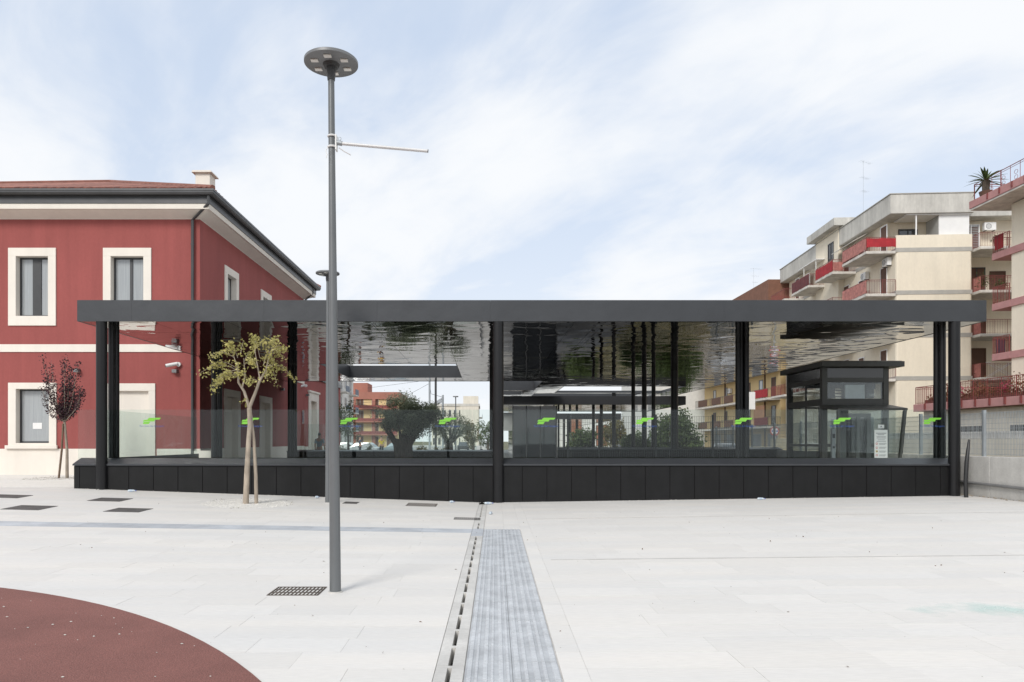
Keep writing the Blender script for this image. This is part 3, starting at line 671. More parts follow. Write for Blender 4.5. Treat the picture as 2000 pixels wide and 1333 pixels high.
for a, b in ((BY + .05, 43.39), (45.96, 53)): B(XR + .001, XR + .03, a, b, .05, 1.3).build('plinth', CREAM, wg)
B(-24, XR + .1, BY + .45, 53.2, 5.51, 5.75).build('roof_slab', GUTT, wg); B(-24, XR - .36, 52.6, 52.95, 0, 5.5).build('rear_wall', REDW, wg)
# wall lights and cameras fixed to the red walls
def wall_light(x, y, z, label, side=False):
    t = thing('wall_light', label, 'wall light', (x, y, z), 'box lights on the red walls')
    m = MB(); m.box(x - .09, x + .09, y - .19, y - .01, z - .06, z + .06) if not side else m.box(x + .01, x + .19, y - .09, y + .09, z - .06, z + .06)
    m.build('housing', LAMPD, t, bevel=.006)
    m = MB(); m.box(x - .06, x + .06, y - .16, y - .05, z - .064, z - .061) if not side else m.box(x + .05, x + .16, y - .06, y + .06, z - .064, z - .061)
    m.build('lens', LED, t)
wall_light(X(153, FY), FY, Z(725, FY), 'small grey box light above the purple tree')
wall_light(X(344, FY), FY, Z(726, FY), 'small grey box light right under the white camera')
wall_light(XR, 37.6, Z(761, 37.6), 'small grey box light in the shade of the canopy', True)
wall_light(XR, 42.9, Z(772, 42.9), 'small grey box light just left of the tall cream door', True)
def camera_(x, y, z, label, dx=-1):
    t = thing('security_camera', label, 'security camera', (x, y, z), 'security cameras on the red walls')
    MB().tube([(x + .12, y, z + .03), (x + .12, y - .1, z + .03)], .085, 12).build('mount', WHITE, t, smooth=True)
    MB().tube([(x + .1, y - .12, z + .05), (x - .26, y - .30, z - .05)], .066, 14).build('body', WHITE, t, smooth=True)
    MB().tube([(x - .261, y - .3005, z - .0502), (x - .27, y - .305, z - .0525)], .055, 12).build('lens', FRAME, t)
camera_(X(344, FY), FY, Z(714, FY), 'white security camera near the corner downpipe')
camera_(XR + .1, 42.0, Z(755, 42), 'white security camera by the far pipe beyond the canopy')
for y, py, lb in ((41.9, 815, 'narrow white blade sign near the far camera'), (48.2, 812, 'narrow white blade sign right of the tall cream door')):
    t = thing('blade_sign', lb, 'sign', (XR, y, Z(py, y)), 'blade signs on the red wing')
    B(XR + .03, XR + .13, y - .03, y + .03, Z(py + 13, y), Z(py - 13, y)).build('panel', WHITE, t)
    m = MB()
    for k in range(7): zc = Z(py + 9 - k * 3, y); m.box(XR + .055, XR + .10, y - .034, y - .031, zc, zc + .05)
    m.build('print', SBLUE, t); B(XR, XR + .03, y - .015, y + .015, Z(py - 8, y), Z(py - 8, y) + .04).build('bracket', FRAME, t)
B(XR + .02, XR + .75, 26.4, 26.85, 0.05, 1.28).build('masonry_block', CREAM, label='pale masonry block at the corner of the red building', cat='block')

# ------------------------------------------------------------------ lamp posts
def lamp_post(x, y, label, lean=-.045):
    z0 = gz(x, y); t = thing('lamp_post', label, 'lamp post', (x, y, z0), 'grey disc headed lamp posts'); top = 5.60
    MB().tube([(x + lean * k, y, z0 + (top - z0) * k) for k in (0, .02, .3, .6, .85, 1)], [.062, .0615, .054, .044, .036, .034], 28).build('pole', POLE, t, smooth=True)
    hx = x + lean * 1.0
    MB().tube([(x, y, z0 - .01), (x, y, z0 + .014)], .075, 28).build('base_ring', CONC, t, smooth=True)
    MB().tube([(hx, y, top - .01), (hx, y, top + .04), (hx, y, top + .17)], [.040, .046, .05], 20).build('neck', FRAME, t, smooth=True)
    m = MB()
    m.tube([(hx, y, top + .165), (hx, y, top + .169), (hx, y, top + .196), (hx, y, top + .206), (hx, y, top + .222)], [.278, .29, .29, .278, .05], 64)
    hd = m.build('lamp_head', LAMPD, t, smooth=True)
    MB().tube([(hx, y, top + .13), (hx, y, top + .166)], [.075, .092], 24).build('collar', FRAME, hd, smooth=True)
    for k in range(6):
        an = R(90 + 60 * k); cx, cy = hx + .185 * math.cos(an), y + .185 * math.sin(an)
        MB().box(cx - .04, cx + .04, cy - .028, cy + .028, top + .152, top + .166).build('led_module', LED, hd, bevel=.003)
    return t
lamp_post(X(655, 7.83), 7.83, 'tall grey lamp post in the foreground with white arm on it')
l2 = lamp_post(X(640, 17.7), 17.7, 'second grey lamp post close to the black wall, mostly hidden', 0)
ba = thing('banner_arm', 'white tubular arm clamped halfway up the foreground lamp post', 'arm', (X(650, 7.8), 7.8, 4.9))
yb = 7.75; P = lambda px, py, y=yb: (X(px, y), y, Z(py, y))
MB().tube([P(668, 281), P(835, 295.5)], .0175, 14).build('tube', ALU, ba, smooth=True)
m = MB(); m.tube([P(835, 295.5), P(836.5, 295.7)], .0178, 14); m.build('end_cap', LAMPD, ba)
for py in (267, 288):
    m = MB(); xc, zc = X(649, 7.83), Z(py, 7.83)
    m.tube([(xc + .045 * math.cos(R(k * 20)), 7.83 + .045 * math.sin(R(k * 20)), zc) for k in range(19)], .010, 6); m.build('clamp', WHITE, ba)
MB().box(X(655.5, yb), X(658, yb), yb - .03, yb + .05, Z(294, yb), Z(265, yb)).build('plate', WHITE, ba)
MB().tube([P(657, 279), P(668, 281)], .026, 14).build('socket', GALV, ba, smooth=True)
MB().tube([(X(663.5 + 2.8 * math.cos(R(k * 30)), yb), yb, Z(271 + 3 * math.sin(R(k * 30)), yb)) for k in range(13)] + [P(664, 278)], .0028, 6).build('eye_ring', GALV, ba)
MB().tube([P(662, 289), P(672, 296), P(685, 303)], .006, 6).build('loose_strap', ALU, ba)
MB().tube([P(641, 287), P(636, 295), P(639, 302), P(637, 309)], .004, 5).build('loose_tie', WHITE, ba)

# ------------------------------------------------------------------ planting
def gravel_ring(x, y, r, label, n=1300):
    m = MB()
    for i in range(n):
        a_, q = random.uniform(0, 6.283), r * math.sqrt(random.random()); px, py = x + q * math.cos(a_), y + q * math.sin(a_); k = random.uniform(.008, .024)
        m.blob((px, py, gz(px, py) - .001), k, sq=(1.2, 1, .7))
    m.build('gravel_ring', WHITE_ST, label=label, cat='gravel', kind='stuff')
    m = MB()
    for i in range(260):
        a_ = random.uniform(0, 6.283); q = r * random.uniform(.985, 1.03); px, py = x + q * math.cos(a_), y + q * math.sin(a_)
        if math.sin(a_ * 3 + 1) < -.2: continue
        m.leaf((px, py, gz(px, py)), random.uniform(.02, .05), .25)
    m.build('ring_weeds', LDRY, label='thin weeds growing round the edge of the ' + ('near' if x > -8 else 'far') + ' gravel ring', cat='weeds', kind='stuff')
def bez(p, q, sag, n=6):
    p, q = Vector(p), Vector(q); return [p + (q - p) * (k / n) + Vector((0, 0, sag * math.sin(math.pi * k / n))) for k in range(n + 1)]
random.seed(5)
TY = 17.0; tx = X(480, TY); T = lambda px, py, dy=0: Vector((X(px, TY), TY + dy, Z(py, TY)))
yt = thing('young_tree', 'young tree with forked pale trunk and yellowing green leaves before the black wall', 'tree', (tx, TY, gz(tx, TY)))
fork = T(487, 797); m = MB()
m.tube([Vector((tx, TY, gz(tx, TY) - .02)), T(482, 930), T(485, 870), T(488, 830), fork], [.07, .062, .055, .052, .055], 14)
limbs = [([fork, T(477, 765), T(466, 748), T(464, 720), T(455, 690)], [.042, .032, .026, .017, .008]), ([T(473, 757), T(479, 735), T(476, 700)], [.022, .016, .007]),
         ([fork, T(497, 772), T(507, 745), T(520, 722), T(527, 690)], [.045, .037, .03, .02, .008]), ([T(508, 742), T(503, 715), T(497, 680)], [.02, .013, .006])]
for p, r in limbs: m.tube(p, r, 9)
tips = [(396, 756, 464, 722), (412, 735, 462, 722), (425, 715, 464, 720), (428, 700, 460, 700), (440, 685, 458, 690), (452, 672, 460, 690), (462, 668, 466, 700), (474, 665, 470, 690), (480, 685, 476, 705), (490, 708, 476, 712), (423, 762, 466, 735), (445, 745, 466, 735), (455, 735, 466, 735), (470, 715, 466, 722), (484, 735, 479, 735), (478, 745, 478, 738),
        (489, 648, 497, 690), (497, 668, 498, 690), (508, 662, 510, 700), (518, 664, 520, 690), (528, 662, 524, 690), (538, 672, 526, 690), (543, 690, 526, 692), (548, 674, 530, 690), (556, 668, 532, 688), (540, 715, 524, 705), (530, 705, 522, 705), (512, 690, 512, 715), (505, 705, 508, 728), (514, 728, 510, 738), (500, 750, 506, 745), (526, 742, 520, 722), (545, 750, 524, 715), (570, 741, 524, 714), (535, 700, 526, 695), (550, 700, 526, 690)]
lf = MB()
for x1, y1, x0, y0 in tips:
    dy = random.uniform(-.75, .75); p = bez(T(x0, y0, dy * .15), T(x1, y1, dy), random.uniform(.02, .12) if y1 < y0 + 10 else .14)
    m.tube(p, [.009, .008, .007, .006, .005, .004, .003], 5)
    L_ = (p[-1] - p[0]).length
    for k in range(int(14 + L_ * 92)):
        s = random.uniform(.28, 1.04); i = min(int(s * 6), 5); q = p[i] + (p[min(i + 1, 6)] - p[i]) * (s * 6 - i)
        lf.leaf(q + Vector((random.gauss(0, .042), random.gauss(0, .07), random.gauss(-.025, .04))), .070, .55)
for k in range(14): lf.leaf(T(478, 785) + Vector((random.gauss(0, .05), random.gauss(0, .05), random.gauss(0, .06))), .085, .55)
m.build('trunk', BARK, yt, smooth=True); lf.build('crown', LYEL, yt)
MB().tube([Vector((X(498, TY), TY + .1, gz(X(498, TY), TY) - .02)), T(497, 930, .1), T(494, 860, .08), T(488.5, 808, .05)], [.045, .042, .036, .03], 10).build('tree_stake', BARK, smooth=True, label='thin leaning stake propping the yellow leaved young tree', cat='stake')
gravel_ring(X(482, TY), TY + .05, 1.02, 'ring of white pebbles round the foot of the yellow leaved tree')
PY_ = 24.3; T2 = lambda px, py, dy=0: Vector((X(px, PY_), PY_ + dy, Z(py, PY_))); px0 = X(131, PY_)
pt = thing('purple_tree', 'small dark purple leaved tree left of the black wall', 'tree', (px0, PY_, .38))
m = MB(); f2 = T2(126, 825); m.tube([Vector((px0, PY_, .34)), T2(131, 880), f2], [.055, .045, .04], 10); lf = MB()
for x1, y1, n in ((74, 715, 60), (90, 705, 90), (100, 697, 100), (113, 695, 110), (122, 715, 130), (131, 705, 120), (138, 703, 120), (136, 722, 120), (147, 735, 90), (160, 762, 60), (177, 758, 130), (85, 755, 70), (92, 790, 60), (105, 740, 130), (115, 750, 150), (125, 745, 160), (132, 765, 150), (142, 775, 110), (118, 790, 130), (108, 775, 120), (146, 760, 110), (88, 730, 70), (128, 795, 110)):
    dy = random.uniform(-.6, .6); mid = f2 + (T2(x1, y1, dy) - f2) * .5 + Vector(((x1 - 126) * .004, 0, -.05)); tip = T2(x1, y1, dy)
    p = [f2, f2 + (mid - f2) * .5, mid, mid + (tip - mid) * .5, tip]; m.tube(p, [.014, .011, .008, .006, .003], 5)
    for k in range(int(n * 1.6)):
        s = random.uniform(.22, 1.0); i = min(int(s * 4), 3); q = p[i] + (p[i + 1] - p[i]) * (s * 4 - i); lf.leaf(q + Vector((random.gauss(0, .05), random.gauss(0, .07), random.gauss(0, .05))), .072, .6)
m.build('trunk', BARK, pt, smooth=True); lf.build('crown', LPUR, pt)
MB().tube([Vector((X(118, PY_), PY_ - .1, .34)), T2(124, 880, -.1), T2(125, 828, -.05)], [.035, .035, .03], 8).build('tree_stake', STAKE, smooth=True, label='dark leaning stake beside the purple leaved tree', cat='stake')
gravel_ring(X(112, PY_), PY_, 1.0, 'ring of white pebbles round the foot of the purple tree', 350)

def leafy(name, label, cat, c, rad, n, size, mat, trunk=None, asp=.4, clumps=26, group=None, zs=1., hollow=.35, bark=BARKD, limbs=14):
    t = thing(name, label, cat, (c[0], c[1], 0), group); lf = MB(); C = Vector(c); cl_ = []
    for k in range(clumps):
        d = Vector((random.gauss(0, 1), random.gauss(0, 1), random.gauss(.1, .9))).normalized(); rr = random.uniform(hollow, .92)
        cl_.append((C + Vector((d.x * rad * rr, d.y * rad * rr, d.z * rad * rr * zs)), random.uniform(.2, .42) * rad, random.uniform(.2, .8)))
    for k in range(n):
        q, r, tn = random.choice(cl_); d = Vector((random.gauss(0, 1), random.gauss(0, 1), random.gauss(0, 1))).normalized() * r * random.random() ** .4
        p = q + Vector((d.x, d.y, d.z * zs)); lf.leaf(p, size, asp, tone=min(1, max(0, tn + random.uniform(-.25, .25))))
    lf.build('crown', mat, t); m = MB()
    if trunk:
        m.tube(*trunk, 12)
        for q, r, _ in cl_[:limbs]: m.tube([trunk[0][-1], (Vector(trunk[0][-1]) + q) / 2 + Vector((0, 0, -.1 * rad)), q], [trunk[1][-1] * .5, trunk[1][-1] * .28, .012], 6)
    else:
        for q, r, _ in cl_[:10]: m.tube([(C.x + random.uniform(-.2, .2), C.y, -.1), (C + q) / 2, q], [.08, .05, .015], 6)
    m.build('trunk', bark, t, smooth=True); return t
OY = 32.3; ox = X(787, OY); random.seed(77)
ol = leafy('olive_tree', 'big old olive tree with thick trunk standing under the roof opening', 'tree', (X(800, OY), OY, Z(819, OY)), 1.36, 22000, .105, LOLI,
      ([(ox + .05, OY, -.05), (ox - .03, OY, .5), (ox + .02, OY, 1.0), (ox - .05, OY, 1.4), (ox - .02, OY, 1.72)], [.46, .37, .33, .36, .42]) , .42, 110, zs=.74, hollow=.05, limbs=7)
m = MB()
for k in range(6):
    an = k * 1.05 + .2; p0 = Vector((ox + .24 * math.cos(an), OY + .24 * math.sin(an), .3)); p1 = Vector((ox + .36 * math.cos(an + .3), OY + .34 * math.sin(an + .3), 1.5)); p2 = Vector((ox + .95 * math.cos(an + .2), OY + .8 * math.sin(an + .2), 2.35))
    m.tube([p0, (p0 + p1) / 2 + Vector((.03, 0, 0)), p1, p2], [.14, .12, .11, .03], 8)
m.build('gnarled_limb', BARKD, ol, smooth=True)
lf = MB()
for k in range(2600):
    c_ = random.choice([(X(742, OY), 2.95), (X(748, OY), 2.45), (X(858, OY), 2.85), (X(866, OY), 2.5), (X(850, OY), 2.15), (X(775, OY), 3.45), (X(790, OY), 3.62), (X(768, OY), 3.5), (X(838, OY), 3.1), (X(850, OY), 2.9)]); lf.leaf((c_[0] + random.gauss(0, .17), OY + random.gauss(0, .3), c_[1] + random.gauss(0, .15)), .10, .36)
lf.build('top_shoots', LOLI, ol)
leafy('olive_tree', 'smaller olive tree behind the rear glass, right of the big olive', 'tree', (X(878, 41), 41, Z(835, 41)), 1.25, 4200, .1, LOLI, ([(X(878, 41), 41, -.1), (X(877, 41), 41, 1.5)], [.28, .22]), .32, 22, zs=.8)
leafy('tree', 'light green young tree seen just right of the foreground lamp post', 'tree', (X(677, 45), 45, Z(815, 45)), 1.0, 1800, .13, LGRN, ([(X(681, 45), 45, -.1), (X(680, 45), 45, 2.0)], [.09, .06]), .5, 16, zs=1.6)
leafy('tree', 'pale street tree at the end of the long cream block', 'tree', (X(925, 120), 120, Z(848, 120)), 2.4, 1800, .34, LDRY, ([(X(925, 120), 120, -.1), (X(925, 120), 120, 1.5)], [.2, .15]), .5, 18)
leafy('tree', 'dark street tree nearest the centre column in the distance', 'tree', (X(953, 110), 110, Z(850, 110)), 2.2, 1500, .3, LGRN, ([(X(953, 110), 110, -.1), (X(953, 110), 110, 1.5)], [.2, .15]), .5, 18)
leafy('bush', 'large dense rounded green bush behind the mesh fence', 'bush', (X(1316, 62), 62, 1.9), 2.5, 9000, .26, LGRN, None, .6, 60, zs=.95)
leafy('bush', 'lower spreading part of the green hedge left of the large bush', 'bush', (X(1240, 60), 60, 1.0), 1.45, 3800, .24, LGRN, None, .6, 36)
leafy('bush', 'small round green bush seen between the platform columns', 'bush', (X(1140, 66), 66, 1.2), 1.75, 4000, .24, LGRN, None, .6, 36)
leafy('tree', 'yellow green tree far behind the platform columns', 'tree', (X(1215, 130), 130, 3.2), 4.8, 4000, .5, LDRY, ([(X(1215, 130), 130, -.1), (X(1215, 130), 130, 2)], [.3, .2]), .6, 34, zs=.8)
for i, (px, Y, r, lb) in enumerate(((668, 46, .5, 'low grey green shrub behind the rear wall, nearest the lamp post'), (722, 47, .5, 'low shrub between the two people in the street'), (866, 44, .6, 'dry grassy shrub at the foot of the smaller olive'), (822, 46, .55, 'pale grassy shrub just right of the big olive trunk'))):
    leafy('shrub', lb, 'shrub', (X(px, Y), Y, .82), r, 700, .14, LDRY if i > 1 else LOLI, None, .3, 12, group='shrubs behind the rear wall')
m = MB()
for i in range(9000):
    x, y = random.uniform(9.8, 27), random.triangular(41, 150, 45); p = Vector((x, y, -.05)); h = random.uniform(.08, .32); dx = random.uniform(-.08, .08)
    m.face(p, p + Vector((.05, 0, 0)), p + Vector((dx + .02, random.uniform(-.06, .06), h)))
m.build('dry_grass', LDRY, label='dry grass and weeds over the waste ground beside the tracks', cat='grass', kind='stuff')
# ------------------------------------------------------------------ lift tower
LY, LB = 23.5, 26.3; LX0, LX1 = X(1606, LY), X(1736, LY)
z_ = lambda py: Z(py, LY)
lt = thing('lift_tower', 'dark framed glass lift tower with flat roof and glazed porch on the right', 'lift', ((LX0 + LX1) / 2, LY, 0))
MB().prism([(LX0 - .14, z_(718)), (LX1 + .36, z_(718)), (LX1 + .36, z_(707.5)), (LX0 - .14, z_(707.5))], 'y', LY - .28, LB + .25).build('roof_slab', LIFT, lt, bevel=.01)
B(LX0 - .08, LX1 + .3, LY - .22, LB + .19, z_(707.5) + .003, z_(707.5) + .02).build('roof_sheet', M('gravel_roof_sheet', (.40, .37, .31), .9, var=.15, scale=1.5), lt)
c = .17
for x in (LX0, LX1 - c):
    for y in (LY, LB - c): B(x, x + c, y, y + c, -.1, z_(718) - .002).build('corner_post', LIFT, lt)
def ringband(za, zb, nm, mat, ins=.01):
    m = MB(); m.box(LX0 + c, LX1 - c, LY + ins, LY + .1, za, zb); m.box(LX0 + ins, LX0 + .1, LY + c, LB - c, za, zb); m.box(LX1 - .1, LX1 - ins, LY + c, LB - c, za, zb); m.box(LX0 + c, LX1 - c, LB - .1, LB - ins, za, zb); return m.build(nm, mat, lt)
ringband(z_(738), z_(718) - .003, 'top_panel', M('lift_top_glazing', (.035, .034, .031), .12, spec=.8)); ringband(z_(747), z_(738), 'rail', LIFT); ringband(z_(792), z_(779), 'rail', LIFT); ringband(-.05, .3, 'rail', LIFT)
def lpane(za, zb, nm):
    for r in ((LX0 + c, LX1 - c, LY + .04, LY + .052), (LX0 + .04, LX0 + .052, LY + c, LB - c), (LX1 - .052, LX1 - .04, LY + c, LB - c), (LX0 + c, LX1 - c, LB - .052, LB - .04)): B(*r, za, zb).build(nm, LGLASS, lt)
lpane(z_(779), z_(747), 'upper_pane'); lpane(.3, z_(792), 'lower_pane')
B(LX0 + .035, LX0 + .06, LY + 1.25, LY + 1.36, z_(779), z_(747)).build('mullion', LIFT, lt)
B(LX0 + .035, LX0 + .06, LY + 1.25, LY + 1.36, .3, z_(792)).build('mullion', LIFT, lt); ringband(1.45, 1.53, 'rail', LIFT)
m = MB(); m.box(X(1651, 23.8), X(1689, 23.8), 23.8, 23.86, Z(780, 23.8), Z(752, 23.8)); m.build('cabin_panel', FGLASS, lt)
m = MB(); m.box(X(1647, 24.9), X(1710, 24.9), 24.9, 25.1, Z(760, 24.9), Z(748, 24.9)); m.box(X(1693, 24.8), X(1707, 24.8), 24.8, 25.0, Z(778, 24.8), Z(752, 24.8)); m.box(X(1622, 24.9), X(1631, 24.9), 24.9, 25.3, Z(778, 24.9), Z(752, 24.9))
for k in range(4): m.box(X(1634, 24.9), X(1646, 24.9), 24.95, 25, Z(776 - 6 * k, 24.9), Z(774 - 6 * k, 24.9))
m.build('hoist_machinery', FRAME, lt)
for x in (LX0 + .75, LX0 + 1.5): B(x, x + .08, 25.3, 25.4, 0, z_(781)).build('guide_rail', FRAME, lt)
# landing door in the front face
m = MB()
for a, b in ((1640, 1652), (1672, 1678), (1692, 1700)): m.box(X(a, LY), X(b, LY), LY - .03, LY + .03, 0, z_(815))
m.box(X(1640, LY), X(1700, LY), LY - .03, LY + .03, z_(815), z_(808)); m.build('door_frame', LAMPD, lt)
for a, b in ((1652.2, 1671.8), (1678.2, 1691.8)): B(X(a, LY), X(b, LY), LY - .012, LY + .012, 0, z_(815.2)).build('door_leaf', LOBG, lt)
cp = MB().box(X(1621.5, LY), X(1628.5, LY), LY - .12, LY - .03, 0, z_(838)).build('call_column', GALV, lt)
m = MB(); m.box(X(1622.5, LY), X(1627.5, LY), LY - .124, LY - .121, z_(856), z_(848)); m.box(X(1623, LY), X(1627, LY), LY - .124, LY - .121, z_(876), z_(872)); m.build('button_plate', FRAME, cp)
# glazed porch in front
PYF = 22.3; pxl, pxr = X(1637, PYF), X(1773, PYF); zb_, zf_ = z_(791), Z(797.5, PYF)
m = MB(); m.hexa([(pxl, PYF, zf_ - .07), (pxr, PYF, zf_ - .07), (pxr + .1, LY - .01, zb_ - .12), (pxl, LY - .01, zb_ - .12)], [(pxl, PYF, zf_), (pxr, PYF, zf_), (pxr + .1, LY - .01, zb_), (pxl, LY - .01, zb_)])
pr_ = m.build('porch_roof', LIFT, lt)
for x, lean_ in ((pxl + .03, 0), (pxr - .06, -.24)): m = MB(); m.hexa([(x - .03 + lean_, PYF + .05, 0), (x + .05 + lean_, PYF + .05, 0), (x + .05 + lean_, PYF + .15, 0), (x - .03 + lean_, PYF + .15, 0)], [(x - .03, PYF + .02, zf_ - .07), (x + .05, PYF + .02, zf_ - .07), (x + .05, PYF + .12, zf_ - .07), (x - .03, PYF + .12, zf_ - .07)]); m.build('porch_post', LIFT, lt)
PG = glassmat('porch_glass', (.93, .95, .94), .05)
B(pxl + .09, pxr - .34, PYF + .07, PYF + .08, .1, zf_ - .075).build('porch_pane', PG, lt)
m = MB(); m.hexa([(pxr - .26, PYF + .2, .1), (pxr - .25, PYF + .2, .1), (pxr + .0, LY, .1), (pxr - .01, LY, .1)], [(pxr - .03, PYF + .2, zf_ - .1), (pxr - .02, PYF + .2, zf_ - .1), (pxr + .07, LY, zb_ - .14), (pxr + .06, LY, zb_ - .14)]); m.build('porch_pane', PG, lt)
# printed notices hung in the porch
sg = thing('notice_board', 'tall white rules board with pictogram rows in the lift porch', 'sign', (X(1720, PYF), PYF, .9))
yq = PYF + .05; q = lambda px: X(px, yq); r_ = lambda py: Z(py, yq)
B(q(1708), q(1733.5), yq, yq + .012, .95, r_(840)).build('board', WHITE, sg)
m = MB()
for py, a, b, h in ((846, 1711, 1731, 1.3), (849, 1714, 1727, 1.2), (853, 1712, 1730, 1.0), (855.5, 1712, 1730, 1.0), (859, 1714, 1728, .9), (862, 1712, 1730, .9)) + tuple((866 + 7.5 * k + d, 1717, 1731 - d, .8) for k in range(4) for d in (0, 2)): m.box(q(a), q(b), yq - .003, yq - .001, r_(py + h), r_(py))
m.build('print', INK, sg)
for k, py in enumerate((867, 875, 882, 889.5)):
    m = MB(); m.tube([(q(1712.5), yq - .001, r_(py)), (q(1712.5), yq - .004, r_(py))], .034, 16); m.build('pictogram', (RED, RED, YSIGN, RED)[k], sg)
    m = MB(); m.tube([(q(1712.5), yq - .0045, r_(py)), (q(1712.5), yq - .006, r_(py))], .022, 16); m.build('pictogram', WHITE if k != 2 else INK, sg)
s2 = thing('notice_plate', 'small white plate with dark triangle above the tall rules board', 'sign', (q(1721), yq, r_(836)))
B(q(1715), q(1727), yq, yq + .01, r_(837), r_(830)).build('board', WHITE, s2)
MB().prism([(q(1718.5), r_(835)), (q(1723.5), r_(835)), (q(1721), r_(831.5))], 'y', yq - .003, yq - .001).build('print', INK, s2)

# ------------------------------------------------------------------ retaining wall, fences, pipes on the right
WX = 12.95; 
rw = thing('retaining_wall', 'pale concrete retaining wall on the right below the grey mesh fence', 'wall', (WX + .15, 20, .1))
seg = [11.0, 13.5, 16.0, 18.45, 21.5, 25, 30, 36, 42]
for i, (a, b) in enumerate(zip(seg, seg[1:])): B(WX + .003 * (i % 2), WX + .34, a + .008, b - .008, -.1, 1.24).build('wall_section', CONC, rw, bevel=.012)
m = MB()
for i in range(60):
    yy = 12 + i * .13; m.blob((WX - abs(random.gauss(0, .06)) - .02, yy, gz(12.9, yy) + .01), random.uniform(.012, .05), sq=(1, 1.4, .6))
m.build('rubble', M('crumbled_earth', (.36, .31, .25), .95, var=.2, scale=9), label='crumbled earth and stones along the foot of the concrete wall', cat='rubble', kind='stuff')
MB().tube([(WX - .04, 10.8, .42), (WX - .05, 14, .46), (WX - .045, 17, .50), (WX - .05, 18.7, .53), (WX - .04, 19.8, .56)], .036, 12).build('conduit_pipe', PIPEG, smooth=True, label='grey conduit pipe run along the concrete retaining wall', cat='pipe')
hy = 18.6; MB().tube([(X(1887, hy), hy, gz(12, hy)), (X(1886, hy), hy, .6), (X(1888, hy), hy, 1.1), (X(1893, hy), hy + .05, 1.4), (X(1898, hy), hy + .1, 1.68)], [.052, .05, .05, .042, .026], 12).build('cable_duct', HOSE, smooth=True, label='bent black duct standing up beside the right corner column', cat='duct')
def mesh_fence(label, pa, pb, z0, z1, posts, pitch, postw, mat_post, mat_wire, nh):
    pa, pb = Vector((*pa, 0)), Vector((*pb, 0)); d = (pb - pa); ln = d.length; d.normalize(); nrm = Vector((-d.y, d.x, 0))
    t = thing('mesh_fence', label, 'fence', (pa.x, pa.y, z0)); 
    for s in posts:
        p = pa + d * s; m = MB(); a, b = d * postw * .5, nrm * postw * .5
        m.hexa([p - a - b + Vector((0, 0, z0 - .02)), p + a - b + Vector((0, 0, z0 - .02)), p + a + b + Vector((0, 0, z0 - .02)), p - a + b + Vector((0, 0, z0 - .02))], [p - a - b + Vector((0, 0, z1 + .06)), p + a - b + Vector((0, 0, z1 + .06)), p + a + b + Vector((0, 0, z1 + .06)), p - a + b + Vector((0, 0, z1 + .06))]); m.build('post', mat_post, t)
    m = MB(); k = 0
    while k * pitch < ln:
        p = pa + d * k * pitch - nrm * .03; m.tube([p + Vector((0, 0, z0 + .03)), p + Vector((0, 0, z1))], .0058, 4, False); k += 1
    o1 = m.build('vertical_wires', mat_wire, t, kind='stuff'); m = MB()
    for i in range(nh):
        z = z0 + .06 + (z1 - z0 - .09) * i / (nh - 1); m.tube([pa - nrm * .036 + Vector((0, 0, z)), pb - nrm * .036 + Vector((0, 0, z))], .006, 4)
    m.build('horizontal_wires', mat_wire, t, kind='stuff'); return t
mesh_fence('grey mesh fence on top of the concrete retaining wall', (WX + .17, 13.0), (WX + .17, 42), 1.24, 2.40, [.4 + 2.75 * k for k in range(11)] + [], .052, .075, GALV, GALV, 9)
mesh_fence('dark mesh fence behind the glass, in front of the green bushes', (X(1085, 31.5), 31.5), (11.6, 31.5), .3, 2.74, [X(p_, 31.5) - X(1085, 31.5) for p_ in (1109, 1170, 1281, 1392)] + [8.45], .1, .075, FRAME, FRAME, 10)
ow = thing('old_boundary_wall', 'stained old boundary wall behind the no stopping sign', 'wall', (19, 48, 0))
B(X(1462, 48), X(1508, 48), 48, 48.3, -.1, Z(873, 48)).build('wall_section', MOSSY, ow, bevel=.03); B(X(1508, 48) + .01, X(1600, 48), 47.9, 48.3, -.1, Z(857, 48)).build('wall_section', MOSSY, ow, bevel=.03)
ns = thing('traffic_sign', 'round red, white and blue no stopping sign on its post', 'traffic sign', (X(1513, 47.6), 47.6, 0)); sx, sy, sz = X(1513, 47.6), 47.6, Z(842.5, 47.6)
MB().tube([(sx, sy + .05, -.1), (sx, sy + .05, sz + .2)], .035, 10).build('post', GALV, ns)
MB().tube([(sx, sy, sz), (sx, sy + .02, sz)], .30, 32).build('disc', RED, ns); MB().tube([(sx, sy - .004, sz), (sx, sy - .001, sz)], .235, 32).build('ring', WHITE, ns)
for k in range(4):
    an = R(90 * k); poly = [(.07, 0)] + [(.2 * math.cos(R(d)), .2 * math.sin(R(d))) for d in (-26, -10, 10, 26)]
    MB().prism([(sx + u * math.cos(an) - v * math.sin(an), sz + u * math.sin(an) + v * math.cos(an)) for u, v in poly], 'y', sy - .008, sy - .005).build('wedge', SBLUE, ns)
MB().box(sx - .08, sx + .08, sy + .0, sy + .012, sz - .52, sz - .33).build('plate', WHITE, ns)

